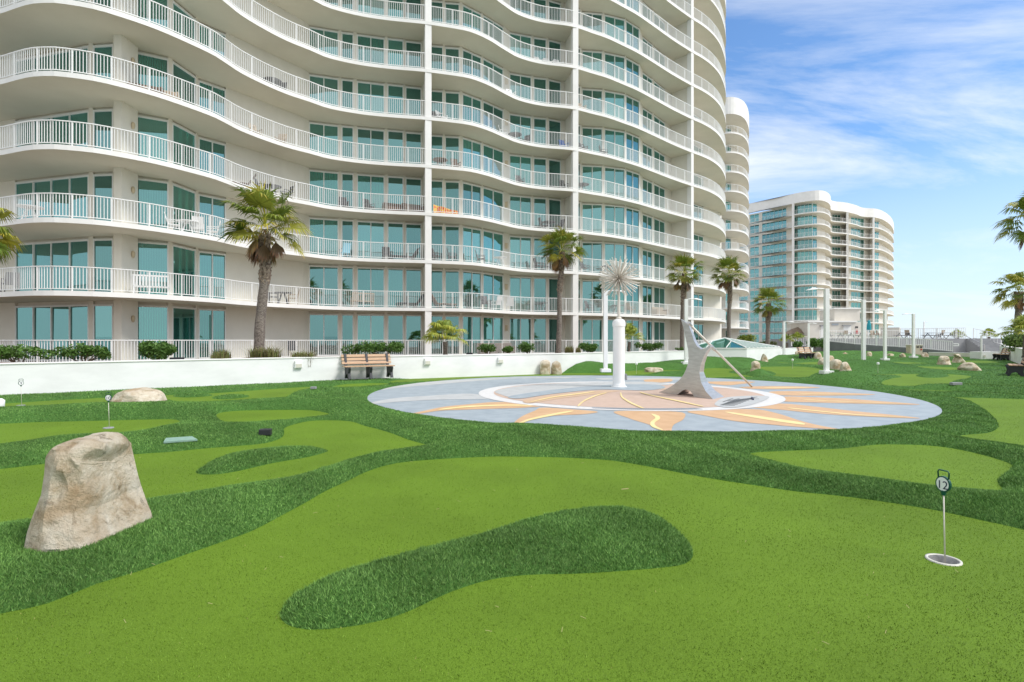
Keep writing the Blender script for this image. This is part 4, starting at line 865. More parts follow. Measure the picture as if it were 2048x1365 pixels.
# ================================================================== HOLE MARKERS
def text_mesh(s, size, name, parent, loc, rz=0, m=None, ext=.0006):
    c = bpy.data.curves.new(name, 'FONT'); c.body = s; c.size = size; c.align_x = 'CENTER'; c.align_y = 'CENTER'; c.extrude = ext
    o = bpy.data.objects.new(name+'_tmp', c); S.collection.objects.link(o); dg = bpy.context.evaluated_depsgraph_get(); me = bpy.data.meshes.new_from_object(o.evaluated_get(dg)); bpy.data.objects.remove(o)
    me.transform(Matrix.Rotation(rz, 4, 'Z') @ Matrix.Rotation(R(90), 4, 'X')); me.name = name; me.materials.clear(); me.materials.append(m)
    n = bpy.data.objects.new(name, me); S.collection.objects.link(n); n.parent = parent; n.location = loc; return n
def marker(loc, rz, label, num, cup=True, big=True):
    t = thing('hole_marker', label, 'golf flag', (0,0,0), 0, 'numbered hole markers')
    mb = MB(); mb.tube([(.012,0,-.08 if cup else .0), (0,0,.465)], .0045, 8); mb.build('rod', M['spike'], t, smooth=True)
    mb = MB(); mb.lathe([(0,.445),(.013,.445),(.016,.475),(.0,.48)], (0,0), 12); mb.build('socket', M['flaggreen'], t)
    mb = MB(); n = 28; b0 = 0
    for yy in (-.008,.008):
        for k in range(n): a = 2*math.pi*k/n; mb.v.append((.050*math.cos(a), yy, .52+.054*math.sin(a)))
    mb.f.append(tuple(range(n))); mb.f.append(tuple(range(2*n-1, n-1, -1))); mb.m += [0,0]
    for k in range(n): mb.f.append((k, n+k, n+(k+1) % n, (k+1) % n)); mb.m.append(0)
    mb.build('disc_rim', M['flaggreen'], t)
    mb = MB(); mb.v += [(.042*math.cos(2*math.pi*k/n), -.0095, .52+.046*math.sin(2*math.pi*k/n)) for k in range(n)]; mb.f.append(tuple(range(n))); mb.m.append(0)
    fc = mb.build('disc_face', M['discwhite'], t)
    text_mesh(num, .078, 'number', fc, (0, -.0105, .512), 0, M['ink'])
    mb = MB(); mb.tube([(-.035,0,.56),(-.038,0,.60),(-.03,0,.612),(.03,0,.612),(.038,0,.60),(.035,0,.56)], .0048, 8); mb.build('handle', M['flaggreen'], t, smooth=True)
    mb = MB()
    if cup:
        mb.lathe([(.100,-.002),(.100,.006),(.084,.005),(.083,-.09),(0,-.09)], (0,0), 36); c = mb.build('cup', [M['cupin']], t, smooth=False)
        mb = MB(); mb.lathe([(.103,.0),(.102,.008),(.086,.0085),(.0855,.0)], (0,0), 40); mb.build('cup_rim', M['lampglass'], t, smooth=True)
    else:
        mb.lathe([(.0,.016),(.075,.016),(.08,.010),(.08,.0)], (0,0), 24); mb.build('cup_rim', M['graystep'], t)
    t.location = loc; t.rotation_euler.z = rz; return t
marker((*CUP, 0), R(-76), 'green and white number twelve hole marker over a metal cup in the right foreground', '12')
x, y = gp(217, 857); m10 = marker((x, y, 0), R(14), 'number ten hole marker behind the big foreground boulder', '10', False)
x, y = gp(42, 812); marker((x, y, 0), R(55), 'hole marker at the far left before the white wall', '9', False)
far_ = None
for px, py, lb in ((1756,748.5,'white topped hole marker right of the paired boulders'), (1585,738,'white topped hole marker between the skylight and the nearest right hand pole'), (1273,748.5,'thin hole marker just right of the starburst column'), (1284,737,'hole marker standing before the planter wall behind the flat rock')):
    x, y = gp(px, py)
    if far_ is None: far_ = thing('hole_marker', lb, 'golf flag', (x, y, 0), 0, 'small distant hole markers'); mb = MB(); mb.tube([(x,y,0),(x,y,.45)], .006, 6); mb.build('rod', M['spike'], far_); mb = MB(); mb.lathe([(0,.4),(.05,.42),(.06,.46),(.05,.51),(0,.53)], (x,y), 10); mb.build('marker_head', M['discwhite'], far_)
    else: dup(far_, (x, y, 0), 0, lb)
# small fittings
mb = MB(); a_, b_, c_, d_ = gp(327,888), gp(393,884), gp(385,878), gp(333,882); vc = [onturf(a, b) for a, b in ((327,889),(395,884),(384,877.5),(332,881))]; mb.hexa([(x, y, z+.012) for x, y, z in vc] + [(x, y, z+.034) for x, y, z in vc])
tag(mb.build('valve_cover', noisy('cover_green', (.20,.32,.26), (.25,.37,.30), 8)), 'flat pale green rectangular valve cover in the dark turf', 'cover')
mb = MB(); x, y, z = onturf(531,871); mb.box((x, y, z+.05), (.17,.12,.09), .2); tag(mb.build('ground_spotlight', M['black'], bevel=.01), 'small black spotlight box in the turf left of the middle', 'spotlight')
mb = MB(); x, y, z = onturf(1912,771); mb.box((x, y, z+.05), (.3,.12,.08)); tag(mb.build('ground_spotlight', M['graystep'], bevel=.01), 'small grey fitting in the turf at the right of a putting surface', 'spotlight')
mb = MB(); x, y, z = onturf(627,779.5); mb.box((x, y, z+.05), (.16,.1,.07)); tag(mb.build('ground_spotlight', M['graystep'], bevel=.01), 'tiny grey fitting at the tip of the green by the white wall', 'spotlight')
mb = MB(); mb.lathe([(0,.0),(.09,.0),(.1,.22),(.05,.26),(0,.26)], gp(-2,822), 14); tag(mb.build('white_post_stub', M['white'], smooth=True), 'white rounded stub at the left edge of the view', 'post')
def wall_light(px, lb):
    pts_ = np.array(WS); pxs = pts_[:, 0]/pts_[:, 1]*F+1024; i = int(np.argmin(np.abs(pxs-px))); y = pts_[i, 1]*(1)  ; d = np.array(WS[i+1])-np.array(WS[i-1]); rz = math.atan2(d[1], d[0])
    x, y = pts_[i]; n = np.array((d[1], -d[0]))/np.hypot(*d); x, y = x+n[0]*.17, y+n[1]*.17
    t = thing('wall_light', lb, 'wall light', (x, y, .62), 0, 'lights on the planter wall'); mb = MB(); mb.box((x, y, .66), (.26,.1,.26), rz, taper=.92); mb.build('housing', M['white'], t, bevel=.012)
    mb = MB(); mb.box((x+n[0]*.055, y+n[1]*.055, .62), (.2,.02,.13), rz); mb.build('lens', M['lampglass'], t)
wall_light(602, 'white wall light on the planter wall left of the bench'); wall_light(838, 'white wall light on the planter wall right of the bench'); wall_light(1007, 'white wall light on the planter wall near the paired boulders')

# ================================================================== PALMS
def palm(label, base, pts, crown, Rr, tr, nf=34, seed=1, dead=8, upright=0, hang=.16, name='palm_tree', cat='palm tree', boots=True, cut=-.4):
    rnd = random.Random(seed); t = thing(name, label, cat, base); c = Vector(crown)
    mb = MB(); P = [Vector(base)] + [Vector(p) for p in pts]; Q_ = []
    n = 34
    for i in range(n+1):
        s = i/n*(len(P)-1); k = min(int(s), len(P)-2); Q_.append(P[k].lerp(P[k+1], s-k))
    mb.tube(Q_, [tr*(1.25 if i < 2 else 1.0)*(1-.18*i/n)*(1+.06*rnd.uniform(-1, 1)) for i in range(n+1)], 14); mb.build('trunk', M['trunk'], t, smooth=True)
    if boots:
        mb = MB(); m = 150
        for i in range(m):
            s = .52 + .48*i/m; q_ = s*n; k = min(int(q_), n-1); p = Q_[k].lerp(Q_[k+1], q_-k); a = i*2.4; d = Vector((math.cos(a), math.sin(a), 0)); sd_ = Vector((-d.y, d.x, 0)); r = tr*(1-.18*s)*.93; w = tr*.38; l = tr*rnd.uniform(.6, 1.1)
            a0 = p + d*r - Vector((0,0,tr*.35)); b0 = p + d*(r+l*.45) + Vector((0,0,l))
            q4 = [a0 - sd_*w, a0 + sd_*w, a0 + sd_*w - d*.02, a0 - sd_*w - d*.02]; q5 = [b0 - sd_*w*.35, b0 + sd_*w*.35, b0 + sd_*w*.35 - d*.03, b0 - sd_*w*.35 - d*.03]; mb.hexa(q4 + q5)
        mb.build('leaf_bases', M['boots'], t)
    mb = MB(); col = []
    def put(n_, c_): 
        for _ in range(n_): col.append(c_)
    for i in range(nf):
        u = i/nf; el = R(88 - 150*u) if not upright else R(88 - 75*u); az_ = i*2.39996 + rnd.uniform(-.25, .25); isd = i >= nf-dead
        if isd: el = R(rnd.uniform(-75, -35))
        g = rnd.random(); cc = (.12+.10*g, .185+.09*g, .024+.014*g)
        if isd: cc = rnd.choice([(.22,.13,.06), (.30,.20,.08), (.16,.10,.05), (.24,.22,.06)])
        elif upright: cc = (.22+.16*g, .30+.12*g, .06)
        elif rnd.random() < .38: cc = (.26+.12*g,.28+.08*g,.045)
        h = Vector((math.cos(az_), math.sin(az_), 0)); d0 = h*math.cos(el) + Vector((0,0,math.sin(el))); pl_ = Rr*rnd.uniform(.36, .60)*(1 if not isd else .8)
        d1 = (d0 + Vector((-.16,0,-hang*(1.0 if el > 0 else .6)))).normalized(); p0 = c + d0*tr*.6; p1 = p0 + d0*pl_*.5; p2 = p1 + d1*pl_*.5; sd_ = Vector((-h.y, h.x, 0))
        w = .018*Rr/1.5
        for a, b in ((p0, p1), (p1, p2)): mb.quad(a - sd_*w, a + sd_*w, b + sd_*w*.8, b - sd_*w*.8); put(4, (cc[0]*1.3+.03, cc[1]*1.2+.02, cc[2]))
        up = sd_.cross(d1).normalized() if sd_.cross(d1).z > 0 else d1.cross(sd_).normalized(); tw = rnd.uniform(-.45, .45); sd2 = (sd_*math.cos(tw) + up*math.sin(tw)).normalized(); up = (up*math.cos(tw) - sd_*math.sin(tw)).normalized()
        nl = 26; LL = Rr*rnd.uniform(.44, .60)*(.9 if isd else 1)
        for j in range(nl):
            ph = R(-118 + 236*j/(nl-1)) * (.55 if isd else 1); ph += rnd.uniform(-.03, .03); dl = (d1*math.cos(ph) + sd2*math.sin(ph) + up*(.22*abs(math.sin(ph)))).normalized(); l = LL*(.72+.28*math.cos(ph*.8))*rnd.uniform(.88, 1.05)
            if isd: dl = (dl + Vector((0,0,-.6))).normalized()
            wl = l*.042; side_ = dl.cross(up).normalized()*wl; a = p2; b = a + dl*l*.55 + Vector((0,0,-.02*l)); e_ = b + (dl + Vector((-.12,0,-hang*1.5 - .2 - rnd.random()*.8))).normalized()*l*.45
            k = rnd.uniform(.75, 1.25); c2 = (cc[0]*k, cc[1]*k, cc[2]*k)
            mb.quad(a - side_*.35, a + side_*.35, b + side_, b - side_); put(4, c2); mb.tri(b - side_, b + side_, e_)
            tipc = (c2[0]*1.5+.03, c2[1]*1.1, c2[2]) if rnd.random() < .5 else c2; put(2, c2); put(1, tipc)
    mb.v = [tuple(p) for p in mb.v]
    mb.build('crown', M['leaf'], t, cols=np.array(col)); return t
def trunkpts(lst, y): return [(ax(p, y), y, az(q_, y)) for p, q_ in lst]
def palmpx(label, y, base_px, tpts, cpx, Rpx, tr, **k):
    b = (ax(base_px, y), y, .55 if 'z0' not in k else k.pop('z0')); tp = trunkpts(tpts, y); c = (ax(cpx[0], y), y, az(cpx[1], y)); return palm(label, b, tp, c, Rpx*y/F, tr, **k)
palmpx('tall palm with shaggy trunk standing left of centre behind the white wall', 20.5, 517, [(520,650),(525,600),(531,545),(529,500),(530,475)], (530,456), 92, .19, nf=38, seed=21, dead=8)
palmpx('palm in front of the second dividing column of the nearest tower', 29, 1116, [(1119,640),(1119,590),(1123,540),(1124,505)], (1123,500), 52, .135, nf=36, seed=5, dead=5)
palmpx('palm with a dark red brown trunk directly behind the sundial', 35, 1364, [(1365,640),(1367,590),(1369,550)], (1369,546), 43, .15, nf=36, seed=6, dead=6)
palmpx('slim palm in front of the rounded tower end', 42, 1457, [(1458,630),(1460,590),(1459,555)], (1459,549), 38, .16, nf=36, seed=7, dead=6)
palmpx('distant palm before the glass bands of the far tower', 52, 1535, [(1536,650),(1537,608)], (1537,606), 35, .20, nf=34, seed=8, dead=4)
palmpx('palm against open sky near the right edge of the view', 40, 2037, [(2036,640),(2038,600),(2037,588)], (2037,584), 50, .22, nf=30, seed=9, dead=2, hang=.35)
palmpx('palm whose fronds reach in from the upper right edge', 26, 2074, [(2072,560),(2072,450)], (2072,442), 72, .26, nf=30, seed=10, dead=3, hang=.35)
palmpx('palm whose frond tips reach in from the left edge', 16, -62, [(-60,600),(-58,480)], (-58,470), 84, .24, nf=30, seed=11, dead=4, hang=.4)
palmpx('short young palm with upright yellow green fans left of the first dividing column', 24, 890, [(891,700),(890,684)], (890,680), 54, .11, nf=22, seed=12, dead=0, upright=1, hang=.55, boots=False)
palmpx('short young palm with yellow fronds behind the starburst column', 31, 1258, [(1258,700),(1259,684)], (1260,680), 38, .10, nf=22, seed=13, dead=0, upright=1, hang=.4, boots=False)
palmpx('low yellow green palm over the right parapet wall', 30, 2052, [(2052,690),(2052,672)], (2052,672), 48, .16, nf=24, seed=14, dead=0, upright=1, hang=.4, boots=False)
palmpx('small bushy palm beside the raised deck stairs', 74, 1995-80, [(1915,676),(1915,674)], (1915,674), 16, .2, nf=22, seed=15, dead=0, upright=1, hang=.4, boots=False, z0=1.0)
palmpx('small palm on the raised deck right of the stairs', 72, 1978, [(1978,676),(1978,674)], (1978,673), 17, .2, nf=22, seed=16, dead=0, upright=1, hang=.4, boots=False, z0=1.0)
palmpx('small palm with orange fronds before the far tower base', 62, 1595, [(1595,690),(1595,684)], (1595,682), 18, .2, nf=22, seed=17, dead=6, upright=1, hang=.3, boots=False)
palmpx('little palm left of the thin pole by the skylight', 62, 1573, [(1573,690),(1573,686)], (1573,684), 17, .2, nf=22, seed=18, dead=0, upright=1, hang=.3, boots=False)

src = [o for o in S.objects if o.get('label', '').startswith('palm in front of the second')][0]
for i, (x, y, sc) in enumerate(((24,8.5,1.0),(31,1,1.15),(40,-7,1.3),(27,-9,.9),(46,6,1.2),(14,-14,1.0))): dup(src, (x, y, .2), i*1.7, 'palm on the sea side of the course, %s' % ('nearest the boundary wall', 'second from the boundary wall', 'tallest of the six', 'smallest of the six', 'farthest to the east', 'behind the viewer')[i], 'palms on the sea side mirrored in the windows', scale=sc)
# ================================================================== SHRUBS, TUFTS
def shrub(label, px0, px1, ptop, pbot, y, seed, col=((.05,.12,.02),(.14,.26,.05)), leaf=.055, n=2600, name='shrub', group='shrubs in the planting bed'):
    rnd = random.Random(seed); x0, x1 = ax(px0, y), ax(px1, y); zt = az(ptop, y); zb = max(.55, az(pbot, y)) if y < 60 else az(pbot, y); cx = (x0+x1)/2; w = (x1-x0)/2; h = zt-zb
    t = thing(name, label, 'shrub', (cx, y, zb), 0, group); mb = MB(); col_ = []
    lobes = [(rnd.uniform(-.72, .72)*w, rnd.uniform(-.3, .3)*w*.6, rnd.uniform(.4, .72)*h, rnd.uniform(.26, .42)) for _ in range(max(5, int(w/h*6)))]
    for _ in range(n):
        lx, ly, lz, lr = rnd.choice(lobes); d = Vector((rnd.gauss(0, 1), rnd.gauss(0, 1), rnd.gauss(0, 1))).normalized(); r = lr*h*rnd.uniform(.55, 1.12)
        p = Vector((cx+lx, y+ly, zb+lz)) + Vector((d.x*r*1.25, d.y*r, d.z*r)); 
        if p.z < zb+.03 or p.z > zt+.04*h: continue
        a = Vector((rnd.gauss(0, 1), rnd.gauss(0, 1), rnd.gauss(.4, 1))).normalized(); b = a.cross(Vector((rnd.gauss(0, 1), rnd.gauss(0, 1), rnd.gauss(0, 1)))).normalized(); l = leaf*rnd.uniform(.6, 1.3)
        mb.quad(p - a*l, p - b*l*.42, p + a*l, p + b*l*.42); k = rnd.random(); cc = tuple(col[0][i]*(1-k) + col[1][i]*k for i in range(3)); col_ += [cc]*4
    mb.v = [tuple(p) for p in mb.v]; mb.build('foliage', M['leaf'], t, cols=np.array(col_))
    mb = MB()
    for lx, ly, lz, lr in lobes[:6]: mb.tube([(cx+lx*.3, y, zb), (cx+lx*.7, y+ly*.5, zb+lz*.5), (cx+lx, y+ly, zb+lz)], [.02,.014,.006], 5)
    mb.build('stems', M['twig'], t); return t
shrub('green shrub at the far left edge behind the white wall', -30, 106, 690, 724, 16.2, 1, n=1500)
shrub('green shrub between the far left shrub and the pillar of the tower', 112, 222, 688, 724, 16.8, 2, n=1500)
shrub('dense green shrub below the third window of the nearest tower', 270, 360, 684, 722, 17.8, 3)
shrub('wide green shrub behind the bench, under the balconies', 712, 815, 684, 712, 22.3, 4, n=2400)
shrub('loose sprig of green shrub just left of the wide one behind the bench', 688, 722, 688, 712, 22.4, 5, n=500)
shrub('small shrub right of the short young palm', 960, 993, 687, 708, 25.2, 6, n=900)
shrub('tiny shrub between two small shrubs of the planting bed', 1006, 1030, 691, 707, 25.5, 7, n=600)
shrub('small shrub left of the palm at the second column', 1042, 1074, 685, 707, 26, 8, n=900)
shrub('shrub behind the light pole left of the starburst column', 1157, 1206, 686, 706, 27.5, 9, n=1300)
shrub('rounded hedge right of the starburst column', 1267, 1326, 685, 703, 30, 10, n=1700)
shrub('green plant at the foot of the palm behind the sundial', 1345, 1385, 695, 703, 34, 11, n=400)
yl = ((.12,.2,.03),(.35,.38,.06))
shrub('yellow green bush above the skylight at the foot of the slim palm', 1480, 1516, 668, 690, 54, 12, yl, .12, 900)
shrub('dark green bush left of the cream service building', 1640, 1650, 676, 700, 62, 13, leaf=.12, n=500)
shrub('dark green bush before the cream service building wall', 1618, 1648, 677, 698, 60, 14, leaf=.12, n=900)
shrub('green bush between the two thin poles', 1574, 1600, 683, 699, 58, 15, leaf=.12, n=700)
shrub('olive bush at the foot of the distant palm', 1515, 1560, 683, 697, 55, 16, ((.07,.1,.03),(.16,.18,.06)), .12, 800)
shrub('green bush behind the far end of the right parapet wall', 2012, 2060, 668, 705, 36, 17, ((.06,.13,.03),(.22,.3,.08)), .1, 1500)
def tuft(label, px0, px1, ptop, pbot, y, seed, cols=((.22,.17,.08),(.20,.24,.07))):
    rnd = random.Random(seed); x0, x1 = ax(px0, y), ax(px1, y); zt = az(ptop, y); zb = .56; h = zt-zb; t = thing('ornamental_grass', label, 'grass tuft', ((x0+x1)/2, y, zb), 0, 'ornamental grass tufts in the bed'); mb = MB(); cl = []
    for _ in range(700):
        bx_ = rnd.uniform(x0, x1)*.6 + (x0+x1)/2*.4; by_ = y + rnd.uniform(-.3, .3); a = rnd.uniform(0, 6.28); l = h*rnd.uniform(.6, 1.1); s = rnd.uniform(.1, .55)*(x1-x0)*.5; w = .008
        p = Vector((bx_, by_, zb)); m_ = p + Vector((math.cos(a)*s*.35, math.sin(a)*s*.35, l*.75)); e_ = p + Vector((math.cos(a)*s, math.sin(a)*s, l*rnd.uniform(.7, 1.0))); sd_ = Vector((-math.sin(a), math.cos(a), 0))*w
        mb.quad(p-sd_, p+sd_, m_+sd_, m_-sd_); mb.tri(m_-sd_, m_+sd_, e_); c = cols[rnd.random() < .5]; k = rnd.uniform(.7, 1.3); cl += [(c[0]*k, c[1]*k, c[2]*k)]*7
    mb.v = [tuple(p) for p in mb.v]; mb.build('blades', M['leaf'], t, cols=np.array(cl)); return t
tuft('rounded tuft of pale dry grass left of the tall palm', 424, 462, 696, 720, 17.9, 1)
tuft('wide tuft of green and tan grass at the foot of the tall palm', 487, 572, 690, 720, 19.2, 2)
tuft('low tan grass tuft right of the tall palm', 575, 640, 700, 718, 19.6, 3)
tuft('low tan grass tuft at the foot of the palm before the second column', 1126, 1150, 691, 705, 27.5, 4)
tuft('wispy grass tuft just left of the pole by the starburst column', 1150, 1162, 694, 705, 27.0, 5)
mb = MB(); x, y = ax(354, 17.4), 17.4; mb.box((x, y, .78), (.34,.25,.36)); tag(mb.build('planter_lamp_box', M['black'], bevel=.02), 'black box beside the dense green shrub on the wall', 'box')
mb = MB(); x, y = ax(939, 24.4), 24.4; mb.box((x, y, .8), (.28,.2,.3)); tag(mb.build('planter_lamp_box', M['black'], bevel=.02), 'black box between the young palm and a small shrub', 'box')
x, y = ax(525, 20), 20; b0 = []
for i in range(20): b0.append((x+1.5*math.cos(i/20*6.283), y+.8*math.sin(i/20*6.283)))
mb = MB(); n = 20; mb.v = [(a, b, .57) for a, b in b0] + [(x+(a-x)*.5, y+(b-y)*.5, .86) for a, b in b0] + [(x, y, .93)]
for i in range(n): mb.f.append((i, (i+1) % n, n+(i+1) % n, n+i)); mb.f.append((n+i, n+(i+1) % n, 2*n))
mb.m = [0]*len(mb.f); tag(mb.build('mulch_mound', M['mulch'], smooth=True), kind='structure')

# ================================================================== BALCONY FURNITURE
def fz(k): return FLOOR1 + 3*(k-1) + .1 if k > 0 else .5
def chair_m(m, name='patio_chair'):
    t = thing(name, 'x', 'chair')
    mb = MB(); mb.box((0,0,.42), (.5,.5,.04)); mb.build('seat', m, t)
    mb = MB(); q4 = [(-.24,.22,.42),(.24,.22,.42),(.24,.25,.42),(-.24,.25,.42)]; mb.hexa(q4 + [(a, b+.14, .98) for a, b, c in q4]); mb.build('backrest', m, t)
    for sx in (-.24,.24):
        mb = MB(); mb.beam((sx,-.25,.63), (sx,.28,.65), .05, .03); mb.build('armrest', m, t)
        for sy in (-.23,.23): mb = MB(); mb.beam((sx, sy, 0), (sx, sy, .63), .035); mb.build('leg', m, t)
    return t
def table_m(m, r=.5, h=.72):
    t = thing('patio_table', 'x', 'table'); mb = MB(); mb.lathe([(0,h-.03),(r,h-.03),(r,h),(0,h)], (0,0), 18); mb.build('tabletop', m, t)
    for a in range(4): mb = MB(); mb.beam((.1*math.cos(a*1.57+.8), .1*math.sin(a*1.57+.8), h-.03), (r*.75*math.cos(a*1.57+.8), r*.75*math.sin(a*1.57+.8), 0), .04); mb.build('leg', m, t)
    return t
def lounger_m(m):
    t = thing('sun_lounger', 'x', 'sun lounger'); mb = MB(); mb.box((-.25,0,.32), (1.3,.6,.06)); mb.build('bed', m, t)
    mb = MB(); q4 = [(.38,-.3,.3),(.42,-.3,.3),(.42,.3,.3),(.38,.3,.3)]; mb.hexa(q4 + [(a+.45, b, .95) for a, b, c in q4]); mb.build('backrest', m, t)
    for sx in (-.8, .3):
        for sy in (-.27,.27): mb = MB(); mb.beam((sx, sy, 0), (sx, sy, .3), .04); mb.build('leg', m, t)
    return t
def sofa_m(m):
    t = thing('patio_sofa', 'x', 'sofa'); mb = MB(); mb.box((0,0,.25), (1.3,.7,.36)); mb.build('seat', m, t, bevel=.04); mb = MB(); mb.box((0,.33,.55), (1.3,.14,.5)); mb.build('backrest', m, t, bevel=.04)
    for s in (-.62,.62): mb = MB(); mb.box((s,0,.4), (.14,.7,.4)); mb.build('armrest', m, t, bevel=.04)
    return t
def bench_m(m):
    t = thing('garden_bench', 'x', 'bench'); mb = MB(); mb.box((0,0,.42), (1.4,.5,.05)); mb.build('seat', m, t); mb = MB()
    for i in range(12): mb.box((-.66+.12*i,.25,.67), (.06,.03,.44))
    mb.box((0,.25,.91), (1.4,.05,.07)); mb.build('backrest', m, t)
    for sx in (-.66,.66):
        mb = MB(); mb.beam((sx,-.24,.63), (sx,.25,.63), .06, .03); mb.build('armrest', m, t)
        for sy in (-.22,.22): mb = MB(); mb.beam((sx, sy, 0), (sx, sy, .62), .05); mb.build('leg', m, t)
    return t
used = {}
makers = {'chair': chair_m, 'table': table_m, 'lounger': lounger_m, 'sofa': sofa_m, 'bench': bench_m}
def furn(kind, colr, px, k, lb, rz=0, back=1.1):
    key = (kind, colr); y = edge_y(px) + back; loc = (ax(px, y), y, fz(k)); ang = R(28 + rz)
    if key not in used:
        t = makers[kind](M[colr]); used[key] = t; t.location = loc; t.rotation_euler.z = ang; tag(t, lb, group='%s pieces on the tower balconies' % kind)
    else: dup(used[key], loc, ang, lb)
O = ['ground floor patio', 'first balcony', 'second balcony', 'third balcony', 'fourth balcony', 'fifth balcony', 'sixth balcony', 'seventh balcony']
FL = [('bench','whitefurn',303,1,'white slatted bench','right of the pillar lamp',180), ('chair','dark',547,1,'dark chair','seen just right of the tall palm trunk',90), ('table','dark',566,1,'round dark table','right of the tall palm trunk'), ('chair','tan',586,1,'tan chair','right of the round table near the tall palm',-90),
 ('bench','tan',725,1,'slatted bench','before the third pair of tall windows',180), ('lounger','dark',822,1,'dark lounger with raised back','left of the first dividing column'), ('lounger','brown',885,1,'brown lounger','right of the first dividing column',180), ('chair','dark',972,1,'dark chair','left of two white chairs'), ('chair','whitefurn',992,1,'white chair','left one of the two white chairs',200), ('chair','whitefurn',1020,1,'white chair','right one of the two white chairs',160),
 ('table','dark',1082,1,'dark table','before the second dividing column'), ('table','dark',1235,1,'dark table','behind the starburst mast'), ('chair','tan',1262,1,'tan chair','right of the starburst mast',90), ('sofa','tan',1320,1,'grey tan sofa','in the bay of the sundial palm'),
 ('chair','dark',1180,1,'dark chair','just right of the second dividing column',30),
 ('chair','whitefurn',348,2,'white chair','at the left end of the white table',90), ('table','whitefurn',375,2,'white table','among white chairs',0), ('chair','whitefurn',396,2,'white chair','in the middle of the white dining set',180), ('chair','whitefurn',424,2,'white chair','at the right end of the white dining set',-90), ('table','whitefurn',60,2,'white table','at the far left'),
 ('chair','paleblue',690,2,'pale blue garden chair','before the first pair of tall windows',190), ('chair','dark',775,2,'dark high backed chair','left of the dark lounger'), ('lounger','dark',812,2,'dark lounger','left of the first dividing column'), ('chair','dark',873,2,'dark chair','right of the first dividing column',40), ('chair','dark',905,2,'dark low chair','before the dark doorway',70), ('chair','dark',962,2,'dark chair','left of the white table',60), ('table','whitefurn',1000,2,'long white table','in the middle bay'),
 ('chair','dark',1078,2,'dark chair','left of a pair by the second dividing column',80), ('chair','dark',1100,2,'dark chair','nearest the second dividing column',-80), ('chair','dark',1170,2,'dark chair','right of the second dividing column',20), ('table','dark',1215,2,'dark table','above the starburst'),
 ('chair','dark',688,3,'dark chair','left one of a pair before the tall windows'), ('chair','dark',738,3,'dark chair','right one of a pair before the tall windows',20), ('sofa','brown',788,3,'brown sofa','left one of two'), ('sofa','brown',826,3,'brown sofa','right one of two, by the column'), ('table','dark',1098,3,'dark table','in the middle bay'), ('chair','dark',1088,3,'dark chair','left of the dark table',80), ('chair','dark',1118,3,'dark chair','right of the dark table',-80),
 ('table','dark',545,3,'long dark table','above the tall palm'), ('chair','dark',525,3,'dark chair','left of the table above the tall palm',70), ('chair','dark',572,3,'dark chair','right of the table above the tall palm',-70), ('lounger','brown',478,3,'brown lounger','left of the set above the tall palm'),
 ('table','brown',880,4,'brown bar table','right of the first dividing column'), ('chair','brown',912,4,'brown chair','right of the bar table'), ('chair','dark',1040,4,'dark high backed chair','in the middle bay'), ('chair','dark',1128,4,'dark chair','left of the second dividing column'), ('sofa','brown',292,4,'brown sofa','right of the pillar'), ('sofa','tan',325,4,'tan sofa','second from the pillar'),
 ('table','dark',1165,4,'dark table','right of the second dividing column'), ('chair','tan',512,4,'pale tan chair','left one of a pale pair',30), ('chair','tan',560,4,'pale tan chair','right one of a pale pair',-30),
 ('chair','dark',872,5,'dark chair','right of the first dividing column'), ('chair','whitefurn',884,5,'white chair','next to the first dividing column',30), ('table','dark',1030,5,'dark table','in the middle bay'), ('chair','dark',1050,5,'dark chair','right of the dark table in the middle bay',-60), ('chair','whitefurn',1008,5,'white chair','in the middle bay',60), ('chair','blue',1128,5,'blue covered chair','left of the second dividing column'), ('chair','dark',1166,5,'dark chair','right of the second dividing column',20), ('chair','dark',1208,5,'dark chair','in the third bay',60),
 ('table','dark',545,5,'dark table','high above the tall palm'), ('chair','dark',560,5,'dark chair','high above the tall palm',-30), ('chair','tan',1163,6,'tan chair','right of the second dividing column'), ('chair','whitefurn',1022,6,'white chair','in the middle bay'),
 ('chair','whitefurn',1078,7,'white chair','leftmost of three'), ('chair','whitefurn',1098,7,'white chair','middle one of three'), ('chair','whitefurn',1118,7,'white chair','rightmost of three'),
 ('sofa','brown',975,0,'brown sofa','left one of two behind the small shrubs'), ('sofa','brown',1010,0,'brown sofa','right one of two behind the small shrubs'), ('chair','dark',20,1,'dark chair','at the far left of the railing'), ('chair','dark',585,0,'dark chair','right of the tall palm foot')]
for f_ in FL:
    kind, colr, px, k, l1, l2 = f_[:6]; furn(kind, colr, px, k, '%s on the %s, %s' % (l1, O[k], l2), f_[6] if len(f_) > 6 else 0)
y = edge_y(890)+.25; mb = MB(); x0, x1 = ax(867, y), ax(915, y)
n = 12
for i in range(n):
    a, b = x0+(x1-x0)*i/n, x0+(x1-x0)*(i+1)/n; za_, zb_ = fz(3)+.62-.03*i, fz(3)+.62-.03*(i+1); ya, yb = y+.1*math.sin(i)+.03*i, y+.1*math.sin(i+1)+.03*(i+1)
    mb.hexa([(a, ya, za_-.5+.012*i), (b, yb, zb_-.5+.012*i), (b, yb+.03, zb_-.5+.012*i), (a, ya+.03, za_-.5+.012*i), (a, ya, za_), (b, yb, zb_), (b, yb+.03, zb_), (a, ya+.03, za_)])
tag(mb.build('beach_towel', M['orange']), 'red and orange patterned beach towel on the third balcony right of the first column', 'towel')

